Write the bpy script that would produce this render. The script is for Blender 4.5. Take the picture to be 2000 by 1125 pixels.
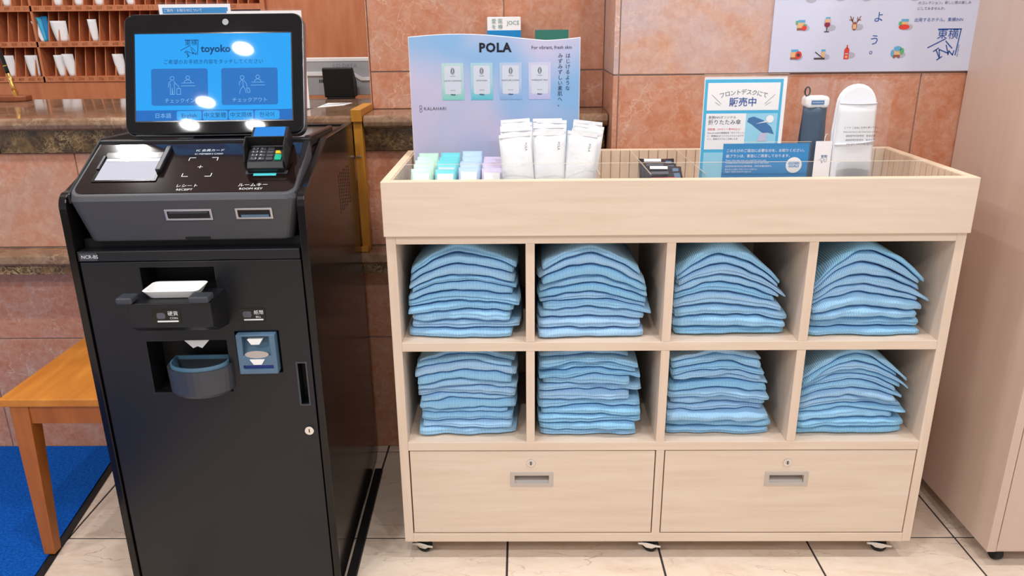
import bpy, math, random
from mathutils import Matrix, Vector, Euler, noise

random.seed(7)
for o in list(bpy.data.objects): bpy.data.objects.remove(o)
SC = bpy.context.scene
COL = SC.collection

# ------------------------------------------------------------------ camera
cam_d = bpy.data.cameras.new('camera'); cam = bpy.data.objects.new('camera', cam_d); COL.objects.link(cam)
cam_d.sensor_width = 36.0; cam_d.lens = 1511.87 / 2000 * 36.0; cam_d.clip_start = 0.02
P_, YW, RL = 0.32996, 0.0148, -0.01053
fw = Vector((-math.sin(YW)*math.cos(P_), math.cos(YW)*math.cos(P_), -math.sin(P_)))
rt = Vector((math.cos(YW), math.sin(YW), 0)); up = rt.cross(fw)
r2 = math.cos(RL)*rt + math.sin(RL)*up; u2 = -math.sin(RL)*rt + math.cos(RL)*up
M = Matrix((r2, u2, -fw)).transposed().to_4x4(); M.translation = (0.28531, -1.55527, 1.22403)
cam.matrix_world = M
SC.camera = cam

# ------------------------------------------------------------------ world, light, exposure
W = bpy.data.worlds.new('lobby_air'); SC.world = W; W.use_nodes = True
W.node_tree.nodes['Background'].inputs[0].default_value = (0.975, 0.985, 1.0, 1)
W.node_tree.nodes['Background'].inputs[1].default_value = 0.72
SC.view_settings.view_transform = 'Standard'; SC.view_settings.look = 'None'
SC.view_settings.gamma = 1.0; SC.view_settings.use_curve_mapping = False
SC.view_settings.exposure = 0.02
DOWNLIGHTS = [(-1.5, -0.35), (-0.35, -0.35), (0.75, -0.35), (1.75, -0.35),
              (-0.96, -1.84), (0.15, -1.70), (1.05, -1.70), (1.95, -1.70), (-1.47, -2.57), (-1.09, -2.57), (-1.30, -2.33),
              (-1.38, 0.92), (-0.4, 1.25)]
LIGHT_W = 9.5

# ------------------------------------------------------------------ materials
def C(r, g, b, a=1.0):
    f = lambda c: (c/255/12.92) if c/255 <= 0.04045 else ((c/255+0.055)/1.055)**2.4
    return (f(r), f(g), f(b), a)
MATS = {}
def mat(name, col, rough=0.5, metal=0.0, spec=0.5, emit=0.0, alpha=1.0, trans=0.0, coat=0.0, ior=1.45):
    if name in MATS: return MATS[name]
    m = bpy.data.materials.new(name); m.use_nodes = True
    b = m.node_tree.nodes['Principled BSDF']
    b.inputs['Base Color'].default_value = col; b.inputs['Roughness'].default_value = rough
    b.inputs['Metallic'].default_value = metal; b.inputs['Specular IOR Level'].default_value = spec
    b.inputs['Alpha'].default_value = alpha; b.inputs['Transmission Weight'].default_value = trans
    b.inputs['Coat Weight'].default_value = coat; b.inputs['IOR'].default_value = ior
    if emit:
        b.inputs['Emission Color'].default_value = col; b.inputs['Emission Strength'].default_value = emit
    MATS[name] = m
    return m
def nd(m, t, **kw):
    n = m.node_tree.nodes.new(t)
    for k, v in kw.items(): setattr(n, k, v)
    return n
def lk(m, a, b): m.node_tree.links.new(a, b)
def ramp(m, fac, stops):
    r = nd(m, 'ShaderNodeValToRGB'); e = r.color_ramp.elements
    e[0].position, e[0].color = stops[0]; e[1].position, e[1].color = stops[-1]
    for p, c in stops[1:-1]:
        x = e.new(p); x.color = c
    lk(m, fac, r.inputs[0]); return r.outputs[0]
def coords(m, scale, rnd=0.0):
    tc = nd(m, 'ShaderNodeTexCoord'); mp = nd(m, 'ShaderNodeMapping'); mp.inputs['Scale'].default_value = scale
    lk(m, tc.outputs['Object'], mp.inputs[0])
    if rnd:
        oi = nd(m, 'ShaderNodeObjectInfo'); mu = nd(m, 'ShaderNodeMath', operation='MULTIPLY'); mu.inputs[1].default_value = rnd
        lk(m, oi.outputs['Random'], mu.inputs[0]); cx = nd(m, 'ShaderNodeCombineXYZ')
        for i in range(3): lk(m, mu.outputs[0], cx.inputs[i])
        lk(m, cx.outputs[0], mp.inputs['Location'])
    return mp.outputs[0]
def noi(m, vec, scale, detail=4, rough=0.55, dist=0.0):
    n = nd(m, 'ShaderNodeTexNoise'); n.inputs['Scale'].default_value = scale; n.inputs['Detail'].default_value = detail
    n.inputs['Roughness'].default_value = rough; n.inputs['Distortion'].default_value = dist
    lk(m, vec, n.inputs['Vector']); return n.outputs['Fac']
def mixc(m, fac, a, b):
    x = nd(m, 'ShaderNodeMix', data_type='RGBA')
    for s, v in ((x.inputs[0], fac), (x.inputs[6], a), (x.inputs[7], b)):
        if hasattr(v, 'default_value') or hasattr(v, 'links'): lk(m, v, s)
        else: s.default_value = v
    return x.outputs[2]
def bump(m, fac, strength, dist=0.002):
    b = nd(m, 'ShaderNodeBump'); b.inputs['Strength'].default_value = strength; b.inputs['Distance'].default_value = dist
    lk(m, fac, b.inputs['Height']); lk(m, b.outputs[0], m.node_tree.nodes['Principled BSDF'].inputs['Normal'])
def setcol(m, c): lk(m, c, m.node_tree.nodes['Principled BSDF'].inputs['Base Color'])

def wood(name, a, b, scale=(4, 60, 60), rough=0.42, rnd=3.0):
    m = mat(name, a, rough); v = coords(m, scale, rnd)
    setcol(m, ramp(m, noi(m, v, 1.0, 5, 0.6, 0.4), [(0.3, a), (0.7, b)]))
    bump(m, noi(m, v, 2.0, 3), 0.04, 0.001); return m
def marble(name, stops, vein, vs, vfac=0.55, rough=0.22, sc=6.0, rnd=9.0, vw=0.06, speck=0.25, an=(1, 1, 1)):
    m = mat(name, stops[0][1], rough); v = coords(m, an, rnd)
    base = ramp(m, noi(m, v, sc, 8, 0.62, 1.2), stops)
    wob = nd(m, 'ShaderNodeTexNoise'); wob.inputs['Scale'].default_value = vs*0.9; wob.inputs['Detail'].default_value = 5
    lk(m, v, wob.inputs['Vector'])
    ad = nd(m, 'ShaderNodeVectorMath', operation='MULTIPLY_ADD'); lk(m, wob.outputs['Color'], ad.inputs[0])
    ad.inputs[1].default_value = (0.35, 0.35, 0.35); lk(m, v, ad.inputs[2])
    vo = nd(m, 'ShaderNodeTexVoronoi', feature='DISTANCE_TO_EDGE'); vo.inputs['Scale'].default_value = vs
    lk(m, ad.outputs[0], vo.inputs['Vector'])
    vm = ramp(m, vo.outputs['Distance'], [(0.0, (1, 1, 1, 1)), (vw, (0, 0, 0, 1))])
    n2 = ramp(m, noi(m, v, sc*0.8, 4), [(0.42, (0, 0, 0, 1)), (0.68, (1, 1, 1, 1))])
    mu = nd(m, 'ShaderNodeMath', operation='MULTIPLY'); lk(m, vm, mu.inputs[0]); lk(m, n2, mu.inputs[1])
    m2 = nd(m, 'ShaderNodeMath', operation='MULTIPLY'); lk(m, mu.outputs[0], m2.inputs[0]); m2.inputs[1].default_value = vfac
    fine = ramp(m, noi(m, v, 46.0, 7, 0.7, 0.6), [(0.40, (0, 0, 0, 1)), (0.72, (1, 1, 1, 1))])
    m3 = nd(m, 'ShaderNodeMath', operation='MULTIPLY'); lk(m, fine, m3.inputs[0]); m3.inputs[1].default_value = speck
    setcol(m, mixc(m, m3.outputs[0], mixc(m, m2.outputs[0], base, vein), vein)); return m

maple = wood('pale_maple', C(228, 208, 190), C(218, 196, 176))
maple_v = wood('pale_maple_upright', C(227, 206, 188), C(217, 194, 174), (60, 60, 4))
maple_e = wood('pale_maple_edge', C(240, 222, 194), C(233, 210, 180))
cabinet_wood = wood('cabinet_maple', C(211, 187, 173), C(206, 181, 167), (30, 30, 3))
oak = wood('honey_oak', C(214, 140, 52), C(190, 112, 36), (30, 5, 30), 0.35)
ochre = wood('ochre_wood', C(198, 138, 48), C(176, 116, 36), (30, 30, 5), 0.4)
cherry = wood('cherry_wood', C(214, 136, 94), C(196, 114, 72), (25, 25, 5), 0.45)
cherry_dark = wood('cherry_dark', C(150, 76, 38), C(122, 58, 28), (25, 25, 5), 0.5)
pink_marble = marble('pink_marble', [(0.3, C(186, 112, 76)), (0.5, C(194, 130, 100)), (0.7, C(190, 144, 124))], C(230, 204, 186), 10.0, 0.5, 0.24, 5.0, 9.0, 0.03, 0.32)
pale_marble = marble('rosy_marble', [(0.3, C(202, 148, 118)), (0.5, C(198, 164, 156)), (0.68, C(190, 168, 172))], C(232, 212, 200), 10.0, 0.5, 0.28, 4.0, 9.0, 0.03, 0.4)
emperador = marble('dark_emperador', [(0.3, C(38, 24, 16)), (0.5, C(74, 50, 33)), (0.7, C(136, 104, 64))], C(196, 166, 118), 20.0, 1.0, 0.16, 13.0, 9.0, 0.10, 0.18)
counter_stone = marble('brown_counter_stone', [(0.25, C(92, 66, 50)), (0.5, C(130, 98, 76)), (0.78, C(164, 132, 106))], C(206, 180, 152), 10.0, 0.5, 0.08, 9.0)
travertine = marble('cream_travertine', [(0.25, C(222, 200, 180)), (0.5, C(236, 218, 200)), (0.8, C(244, 230, 214))], C(150, 122, 104), 5.0, 0.75, 0.2, 5.0, 9.0, 0.018, 0.12, (1, 3.2, 1))
grout = mat('dark_grout', C(56, 50, 54), 0.9)
joint = mat('wall_joint', C(150, 130, 122), 0.9)
plaster = mat('white_plaster', C(236, 232, 226), 0.8)
black_paint = mat('black_satin', C(21, 22, 27), 0.34)
black_gloss = mat('black_gloss', C(20, 17, 17), 0.16, spec=0.4)
top_gloss = mat('brown_black_gloss', C(24, 15, 14), 0.09, coat=0.4)
black_mat = mat('black_matte', C(14, 14, 16), 0.6)
grey_head = mat('graphite_grey', C(66, 67, 72), 0.42)
dgrey = mat('dark_grey_plastic', C(58, 62, 70), 0.35)
silver = mat('silver', C(190, 188, 188), 0.28, 0.9)
chrome = mat('chrome', C(225, 225, 225), 0.12, 1.0)
alu = mat('satin_aluminium', C(196, 190, 186), 0.35, 0.6)
alu_in = mat('aluminium_recess', C(176, 180, 188), 0.3, 0.6)
white_p = mat('white_plastic', C(240, 240, 240), 0.4)
paper = mat('white_paper', C(242, 240, 242), 0.7)
ink = mat('white_ink', C(225, 228, 232), 0.6)
dark_ink = mat('navy_ink', C(22, 34, 66), 0.6)
grey_ink = mat('grey_ink', C(84, 86, 96), 0.6)
blue_ink = mat('blue_ink', C(34, 82, 158), 0.6)
teal_print = mat('sky_print', C(64, 178, 222), 0.5)
teal_pale = mat('pale_sky_print', C(150, 212, 236), 0.5)
notice_blue = mat('notice_blue', C(24, 134, 200), 0.35)
bluegrey = mat('blue_grey_plastic', C(84, 112, 138), 0.3)
bluegrey_d = mat('blue_grey_cup', C(84, 122, 146), 0.3)
red_ink = mat('red_ink', C(214, 66, 66), 0.6)
green_print = mat('green_print', C(0, 118, 100), 0.4)
rubber = mat('rubber', C(22, 22, 22), 0.6)
def clear(name, a=0.12, rough=0.05, col=(0.95, 0.97, 1.0, 1)):
    return mat(name, col, rough, alpha=a, spec=0.6)
acrylic = mat('clear_acrylic', (0.95, 0.97, 1.0, 1), 0.03, alpha=0.02, spec=0.3)
acrylic_edge = clear('acrylic_edge', 0.55, 0.2, C(240, 228, 212))
film = mat('plastic_film', (0.95, 0.97, 1.0, 1), 0.06, alpha=0.035, spec=0.4)

# striped shirt cloth
shirt_m = mat('blue_pinstripe_cotton', C(110, 175, 220), 0.8, spec=0.2)
def _shirt(m):
    tc = nd(m, 'ShaderNodeTexCoord'); sp = nd(m, 'ShaderNodeSeparateXYZ'); lk(m, tc.outputs['Object'], sp.inputs[0])
    n = noi(m, tc.outputs['Object'], 14.0, 2)
    a = nd(m, 'ShaderNodeMath', operation='MULTIPLY_ADD'); lk(m, n, a.inputs[0]); a.inputs[1].default_value = 0.006; lk(m, sp.outputs[0], a.inputs[2])
    s = nd(m, 'ShaderNodeMath', operation='MULTIPLY'); lk(m, a.outputs[0], s.inputs[0]); s.inputs[1].default_value = 2*math.pi/0.0031
    w = nd(m, 'ShaderNodeMath', operation='SINE'); lk(m, s.outputs[0], w.inputs[0])
    h = nd(m, 'ShaderNodeMath', operation='MULTIPLY_ADD'); lk(m, w.outputs[0], h.inputs[0]); h.inputs[1].default_value = 0.5; h.inputs[2].default_value = 0.5
    oi = nd(m, 'ShaderNodeObjectInfo')
    c1 = mixc(m, oi.outputs['Random'], C(84, 164, 216), C(112, 172, 220))
    c2 = mixc(m, oi.outputs['Random'], C(176, 218, 242), C(196, 220, 242))
    setcol(m, mixc(m, h.outputs[0], c1, c2))
    bump(m, noi(m, tc.outputs['Object'], 60.0, 3), 0.25, 0.002)
_shirt(shirt_m)
# blue mat pile
pile = mat('blue_carpet_pile', C(10, 84, 178), 0.95, spec=0.1)
_v = coords(pile, (1, 1, 1)); setcol(pile, ramp(pile, noi(pile, _v, 160.0, 3), [(0.3, C(4, 66, 156)), (0.7, C(24, 104, 204))]))
bump(pile, noi(pile, _v, 400.0, 2), 0.8, 0.004)
# iridescent pastel print of the display board
pastel = mat('pastel_print', C(168, 190, 224), 0.4)
_v = coords(pastel, (1, 1, 1)); setcol(pastel, ramp(pastel, noi(pastel, _v, 5.0, 1, 0.4, 0.6), [(0.32, C(134, 178, 222)), (0.5, C(168, 186, 222)), (0.68, C(198, 192, 220))]))
def lit(name, col, s=1.0):
    m = mat(name, (0, 0, 0, 1), 0.025)
    b = m.node_tree.nodes['Principled BSDF']; b.inputs['Emission Color'].default_value = col; b.inputs['Emission Strength'].default_value = s
    return m
scr_bg = lit('screen_sky_blue', C(40, 164, 246)); scr_bar = lit('screen_bar_blue', C(36, 110, 192)); scr_btn = lit('screen_button_blue', C(42, 116, 194))
scr_tab = lit('screen_tab_blue', C(52, 166, 242)); scr_ink = lit('screen_navy', C(24, 70, 124)); scr_line = lit('screen_pale_line', C(126, 188, 236))
reader_scr = lit('reader_screen', C(44, 140, 230))
scan_lit = lit('scanner_glow', C(232, 230, 244), 0.85)

# ------------------------------------------------------------------ mesh helpers
class MB:
    def __init__(s): s.v = []; s.f = []; s.mi = []
    def add(s, vs, fs, mi=0):
        n = len(s.v); s.v += [tuple(p) for p in vs]; s.f += [tuple(i+n for i in f) for f in fs]; s.mi += [mi]*len(fs); return s
    def box(s, x0, x1, y0, y1, z0, z1, mi=0):
        return s.add([(x0,y0,z0),(x1,y0,z0),(x1,y1,z0),(x0,y1,z0),(x0,y0,z1),(x1,y0,z1),(x1,y1,z1),(x0,y1,z1)],
              [(0,3,2,1),(4,5,6,7),(0,1,5,4),(1,2,6,5),(2,3,7,6),(3,0,4,7)], mi)
    def prism(s, pts, a0, a1, axis='x', mi=0):      # closed 2-D outline extruded along an axis
        n = len(pts)
        f = {'x': lambda a, p: (a, p[0], p[1]), 'y': lambda a, p: (p[0], a, p[1]), 'z': lambda a, p: (p[0], p[1], a)}[axis]
        vs = [f(a0, p) for p in pts] + [f(a1, p) for p in pts]
        return s.add(vs, [tuple(range(n-1, -1, -1)), tuple(range(n, 2*n))] + [(i, (i+1) % n, n+(i+1) % n, n+i) for i in range(n)], mi)
    def cyl(s, c, r, h, axis='z', n=20, r1=None, mi=0):
        r1 = r if r1 is None else r1
        ax = {'x': (1, 2, 0), 'y': (0, 2, 1), 'z': (0, 1, 2)}[axis]; vs = []
        for k, rr in ((0, r), (1, r1)):
            for i in range(n):
                a = 2*math.pi*i/n; p = list(c); p[ax[0]] += rr*math.cos(a); p[ax[1]] += rr*math.sin(a); p[ax[2]] += h*k; vs.append(p)
        return s.add(vs, [tuple(range(n-1, -1, -1)), tuple(range(n, 2*n))] + [(i, (i+1) % n, n+(i+1) % n, n+i) for i in range(n)], mi)
    def tube(s, pts, r, n=8, mi=0):
        pts = [Vector(p) for p in pts]; vs = []; m = len(pts)
        for i, p in enumerate(pts):
            t = (pts[min(i+1, m-1)] - pts[max(i-1, 0)]).normalized()
            a = t.orthogonal().normalized() if i == 0 else (a - a.dot(t)*t).normalized()
            b = t.cross(a)
            for k in range(n):
                q = 2*math.pi*k/n; vs.append(p + r*(math.cos(q)*a + math.sin(q)*b))
        fs = [(i*n+k, i*n+(k+1) % n, (i+1)*n+(k+1) % n, (i+1)*n+k) for i in range(m-1) for k in range(n)]
        return s.add(vs, fs + [tuple(range(n-1, -1, -1)), tuple(range((m-1)*n, m*n))], mi)
    def frame(s, x0, x1, z0, z1, holes, y0, y1, mi=0):   # upright panel with rectangular openings
        xs = sorted({x0, x1, *[h[0] for h in holes], *[h[1] for h in holes]}); zs = sorted({z0, z1, *[h[2] for h in holes], *[h[3] for h in holes]})
        inh = lambda x, z: any(h[0] < x < h[1] and h[2] < z < h[3] for h in holes)
        idx = {}
        def V(x, y, z):
            k = (x, y, z)
            if k not in idx: idx[k] = len(s.v); s.v.append(k)
            return idx[k]
        solid = {(i, j): not inh((xs[i]+xs[i+1])/2, (zs[j]+zs[j+1])/2) for i in range(len(xs)-1) for j in range(len(zs)-1)}
        g = lambda i, j: solid.get((i, j), False)
        for (i, j), ok in solid.items():
            if not ok: continue
            a, b, c, d = xs[i], xs[i+1], zs[j], zs[j+1]
            q = [[(a,y0,c),(b,y0,c),(b,y0,d),(a,y0,d)], [(a,y1,c),(a,y1,d),(b,y1,d),(b,y1,c)]]
            if not g(i-1, j): q.append([(a,y0,c),(a,y0,d),(a,y1,d),(a,y1,c)])
            if not g(i+1, j): q.append([(b,y0,c),(b,y1,c),(b,y1,d),(b,y0,d)])
            if not g(i, j-1): q.append([(a,y0,c),(a,y1,c),(b,y1,c),(b,y0,c)])
            if not g(i, j+1): q.append([(a,y0,d),(b,y0,d),(b,y1,d),(a,y1,d)])
            for f in q: s.f.append(tuple(V(*p) for p in f)); s.mi.append(mi)
        return s
    def rrect(s, x0, x1, z0, z1, r, y0, y1, n=5, mi=0):     # upright rounded rectangle slab
        pts = []
        for cx, cz, a0 in ((x1-r, z0+r, -90), (x1-r, z1-r, 0), (x0+r, z1-r, 90), (x0+r, z0+r, 180)):
            for k in range(n+1):
                a = math.radians(a0 + 90*k/n); pts.append((cx+r*math.cos(a), cz+r*math.sin(a)))
        return s.prism(pts, y0, y1, 'y', mi)
    def poly(s, pts, mi=0): return s.add(pts, [tuple(range(len(pts)))], mi)
    def stroke(s, pts, w, y, mi=0):                    # flat line print on an upright plane
        for (ax, az), (bx, bz) in zip(pts, pts[1:]):
            dx, dz = bx-ax, bz-az; L = math.hypot(dx, dz) or 1; nx, nz = -dz/L*w/2, dx/L*w/2; ex, ez = dx/L*w/3, dz/L*w/3
            s.poly([(ax-ex+nx, y, az-ez+nz), (ax-ex-nx, y, az-ez-nz), (bx+ex-nx, y, bz+ez-nz), (bx+ex+nx, y, bz+ez+nz)], mi)
        return s
    def xf(s, mtx):
        s.v = [tuple(mtx @ Vector(p)) for p in s.v]; return s
    def build(s, name, mats, parent=None, bevel=0.0, smooth=False, loc=None, rot=None, world=True, seg=2):
        me = bpy.data.meshes.new(name); me.from_pydata(s.v, [], s.f)
        for m in (mats if isinstance(mats, (list, tuple)) else [mats]): me.materials.append(m)
        me.polygons.foreach_set('material_index', s.mi)
        if smooth: me.polygons.foreach_set('use_smooth', [True]*len(s.f))
        me.validate(); me.update()
        import bmesh
        bm = bmesh.new(); bm.from_mesh(me); bmesh.ops.recalc_face_normals(bm, faces=bm.faces); bm.to_mesh(me); bm.free()
        return put(name, me, parent, bevel, loc, rot, world, seg)
def put(name, me, parent=None, bevel=0.0, loc=None, rot=None, world=True, seg=2):
    o = bpy.data.objects.new(name, me); COL.objects.link(o)
    if parent is not None:
        o.parent = parent
        if loc is None and world and parent.get('_w'): o.location = -Vector(parent['_w'])
    if loc is not None: o.location = loc
    if rot is not None: o.rotation_euler = rot
    if bevel:
        b = o.modifiers.new('bevel', 'BEVEL'); b.width = bevel; b.segments = seg; b.limit_method = 'ANGLE'; b.angle_limit = 0.6
        b.harden_normals = False
    return o
def tag(o, label=None, cat=None, group=None, kind=None):
    if label: o['label'] = label
    if cat: o['category'] = cat
    if group: o['group'] = group
    if kind: o['kind'] = kind
    return o
def thing(name, label, cat, loc, rotz=0.0, group=None, world=True):
    o = bpy.data.objects.new(name, None); COL.objects.link(o); o.location = loc; o.rotation_euler = (0, 0, rotz); o.empty_display_size = 0.05
    if world and not rotz: o['_w'] = list(loc)
    return tag(o, label, cat, group)
TEXTS = []
def text(body, size, loc, m, parent, rx=math.pi/2, rz=0.0, al='LEFT', name='lettering', sx=1.0, shear=0.0, ry=0.0, bold=0.0, space=1.0):
    cu = bpy.data.curves.new(name, 'FONT'); cu.body = body; cu.size = size; cu.align_x = al; cu.align_y = 'CENTER'; cu.resolution_u = 2
    cu.shear = shear; cu.space_character = space; cu.fill_mode = 'FRONT'
    if bold: cu.offset = bold
    o = bpy.data.objects.new(name+'_src', cu); COL.objects.link(o)
    TEXTS.append((o, name, loc, (rx, ry, rz), sx, m, parent))
def flush_texts():
    bpy.context.view_layer.update(); dg = bpy.context.evaluated_depsgraph_get()
    for o, name, loc, rot, sx, m, parent in TEXTS:
        me = bpy.data.meshes.new_from_object(o.evaluated_get(dg)); me.materials.clear(); me.materials.append(m)
        for p in me.polygons: p.material_index = 0
        n = bpy.data.objects.new(name, me); COL.objects.link(n)
        if parent is not None:
            n.parent = parent
            off = Vector((0, 0, 0))
            if parent.get('_w') is not None: off = Vector(parent['_w'])
            n.location = Vector(loc) - off
        else: n.location = loc
        n.rotation_euler = rot; n.scale = (sx, 1, 1)
    for o, *_ in TEXTS:
        cu = o.data; bpy.data.objects.remove(o); bpy.data.curves.remove(cu)
    TEXTS.clear()
def struct(o): o['kind'] = 'structure'; return o

# ------------------------------------------------------------------ floor
fl = struct(MB().box(-4, 4, -5, 2.6, -0.05, -0.002).build('floor', grout))
GX, GS, GY, GR = 0.2438, 0.37125, 0.0818, 0.4147
tile_me = None
for i in range(-9, 8):
    for j in range(-6, 3):
        x0 = GX + i*GS; y0 = GY + (j-1)*GR
        if y0 > 0.6: continue
        if tile_me is None:
            t = MB().box(0.0025, GS-0.0025, 0.0025, GR-0.0025, -0.012, 0.0).build('floor_tile', travertine, fl, 0.0012, loc=(x0, y0, 0)); tile_me = t.data
        else: put('floor_tile', tile_me, fl, 0.0012, loc=(x0, y0, 0))
# ------------------------------------------------------------------ ceiling and its downlights
struct(MB().box(-4, 4, -5, 2.6, 2.62, 2.7).build('ceiling', plaster))
lamp_m = lit('lamp_glow', (1.0, 0.95, 0.88, 1), 14.0)
for k, (x, y) in enumerate(DOWNLIGHTS):
    d = thing('downlight', 'round recessed ceiling downlight with white trim ring', 'light', (x, y, 2.6), 0, 'ceiling downlights')
    MB().cyl((x, y, 2.608), 0.048, 0.012, n=28).build('diffuser', lamp_m, d)
    n = 28; vs = []
    for r, z in ((0.049, 2.62), (0.049, 2.602), (0.066, 2.602), (0.069, 2.62)):
        vs += [(x+r*math.cos(2*math.pi*i/n), y+r*math.sin(2*math.pi*i/n), z) for i in range(n)]
    MB().add(vs, [(a*n+i, a*n+(i+1) % n, (a+1)*n+(i+1) % n, (a+1)*n+i) for a in range(3) for i in range(n)]).build('trim_ring', white_p, d, smooth=True)
    L = bpy.data.lights.new('downlight_beam', 'AREA'); L.shape = 'DISK'; L.size = 0.09; L.energy = LIGHT_W; L.color = (1.0, 0.985, 0.97)
    lo = bpy.data.objects.new('downlight_beam', L); COL.objects.link(lo); lo.parent = d; lo.location = (0, 0, -0.003)

# ------------------------------------------------------------------ reception counter with its marble facing
CF = 0.53      # face of the counter front
ct = thing('reception_counter', 'stone reception counter faced with pink and dark brown marble behind the kiosk', 'counter', (-0.8, CF, 0))
MB().box(-2.6, 0.505, CF+0.003, 0.62, 0.0, 0.967).build('core', joint, ct)
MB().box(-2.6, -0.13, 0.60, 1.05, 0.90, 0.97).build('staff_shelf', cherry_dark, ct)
MB().prism([(0.49, 0.968), (0.482, 0.973), (0.478, 0.984), (0.482, 0.995), (0.49, 1.0), (1.055, 1.0), (1.055, 0.968)], -2.6, -0.158, 'x').build('countertop', counter_stone, ct, 0.002)
MB().prism([(0.49, 0.968), (0.482, 0.973), (0.478, 0.984), (0.482, 0.995), (0.49, 1.0), (0.648, 1.0), (0.648, 0.968)], -0.127, 0.508, 'x').build('countertop', counter_stone, ct, 0.002)
for x0, x1 in ((-2.6, -1.86), (-1.857, -1.12), (-1.117, -0.38), (-0.377, 0.12), (0.123, 0.505)):
    MB().box(x0, x1, CF-0.012, CF+0.012, 0.905, 0.967).build('dark_marble_panel', emperador, ct, 0.001)
for zz0, zz1, xs in ((0.641, 0.902, (-2.6, -1.665, -0.926, -0.187, 0.505)), (0.363, 0.577, (-2.6, -2.03, -1.29, -0.55, 0.19, 0.505)), (0.001, 0.359, (-2.6, -2.03, -1.29, -0.55, 0.19, 0.505))):
    for a, b in zip(xs, xs[1:]):
        MB().box(a+0.0015, b-0.0015, CF, CF+0.015, zz0, zz1).build('pink_marble_panel', pink_marble, ct, 0.001)
MB().prism([(0.462, 0.605), (0.456, 0.612), (0.456, 0.632), (0.462, 0.638), (CF+0.01, 0.638), (CF+0.01, 0.605)], -2.6, 0.505, 'x').build('ledge', counter_stone, ct, 0.001)
MB().box(-2.6, 0.505, 0.468, CF+0.01, 0.578, 0.604).build('ledge_band', emperador, ct, 0.001)

# ------------------------------------------------------------------ marble walls
WM = 0.646
wm = struct(MB().box(-0.13, 0.62, WM+0.003, 0.85, 0.0, 2.62).build('wall_middle', joint))
for z0, z1, xs in ((1.001, 1.098, (-0.13, 0.51)), (1.102, 1.70, (-0.13, 0.2385, 0.51)), (1.703, 2.3, (-0.13, 0.2385, 0.51))):
    for a, b in zip(xs, xs[1:]):
        MB().box(a+0.0015, b-0.0015, WM, WM+0.016, z0, z1).build('marble_tile', pink_marble, wm, 0.001)
MB().box(-0.134, -0.131, WM, 0.85, 1.001, 2.62).build('end_tile', pink_marble, wm, 0.001)
WR = 0.41
wr = struct(MB().box(0.513, 3.2, WR+0.003, 0.85, 0.0, 2.62).build('wall_right', joint))
for z0, z1, xs in ((0.001, 0.498, (0.511, 1.26, 2.0, 2.75, 3.2)), (0.502, 1.098, (0.511, 1.26, 2.0, 2.75, 3.2)), (1.102, 1.70, (0.511, 1.63, 2.37, 3.2)), (1.703, 2.3, (0.511, 1.26, 2.0, 2.75, 3.2))):
    for k, (a, b) in enumerate(zip(xs, xs[1:])):
        MB().box(a+0.0015+(0.012 if k == 0 else 0), b-0.0015, WR, WR+0.016, z0, z1).build('marble_tile', pale_marble if z0 > 1 else pink_marble, wr, 0.001)
    MB().box(0.510, 0.522, WR+0.001, WM, z0, z1).build('corner_tile', pale_marble if z0 > 1 else pink_marble, wr, 0.0008)
# back wall of the staff side
wb = struct(MB().box(-3.2, 0.4, 2.16, 2.24, 0.0, 2.62).build('wall_back', plaster))

# ------------------------------------------------------------------ key pigeonholes
PY = 1.90
pg = thing('pigeonhole_cabinet', 'orange cherry wood wall of numbered key pigeonholes behind the counter', 'cabinet', (-1.6, PY, 0))
XB = -1.79; PITCH = 0.0437; XR = -0.815; XL = -2.6
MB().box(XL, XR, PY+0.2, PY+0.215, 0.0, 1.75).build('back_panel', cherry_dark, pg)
MB().box(XL, XR, PY+0.004, PY+0.2, 0.0, 0.9985).build('base_panel', cherry, pg, 0.002)
MB().box(XR, XR+0.02, PY, PY+0.215, 0.0, 1.75).build('side_panel', cherry, pg, 0.001)
MB().box(XB-0.005, XB+0.005, PY, PY+0.2, 1.0, 1.60).build('unit_side', cherry, pg, 0.0008)
ROWZ = [1.0, 1.1445, 1.289, 1.4335, 1.578]
NUMS = {0: (['411', '410', '409', '408', '407', '406', '405', '404', '403', '402', '401'], '7'), 1: (['311', '310', '309', '308', '307', '306', '305', '304', '303', '302', '301'], '6'),
        2: (['211', '210', '209', '208', '207', '206', '205', '204', '203', '202', '201'], '5'), 3: (['111', '110', '109', '108', '107', '106', '105', '104', '103', '102', '101'], '8'), 4: ([], '')}
rightx = [XB + 1.22*PITCH + k*PITCH for k in range(21)]; leftx = [XB - 0.8*PITCH - k*PITCH for k in range(18)]
div_me = None
for r, z in enumerate(ROWZ):
    st = MB().box(XL, XR, PY, PY+0.2, z, z+0.0235).build('number_strip', cherry, pg, 0.0008)
    if r == 4: continue
    for x in rightx + leftx:
        if not XL < x < XR-0.01: continue
        if div_me is None:
            o = MB().prism([(0, 0), (0.036, 0.121), (0.19, 0.121), (0.19, 0)], -0.002, 0.002, 'x').build('divider', cherry, pg, loc=(x+1.6, 0.0, z+0.0235)); div_me = o.data
        else: put('divider', div_me, pg, loc=(x+1.6, 0.0, z+0.0235))
    lab, pre = NUMS[r]
    for k, t in enumerate(lab):
        xc = (leftx[k] + (leftx[k-1] if k else XB))/2
        text(t, 0.017, (xc, -0.0006+PY, z+0.0118), cherry_dark, pg, al='CENTER', name='number')
    for k in range(20):
        xc = (rightx[k-1] + rightx[k])/2 if k else (XB+rightx[0])/2
        if xc < XR-0.02:
            text(pre+'%02d' % (k+1), 0.017, (xc, -0.0006+PY, z+0.0118), cherry_dark, pg, al='CENTER', name='number')
# wooden wall panel beside the pigeonholes
wp = struct(MB().box(XR+0.021, 0.3, PY+0.02, PY+0.05, 0.0, 2.4).build('trim_1', cherry))
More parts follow.
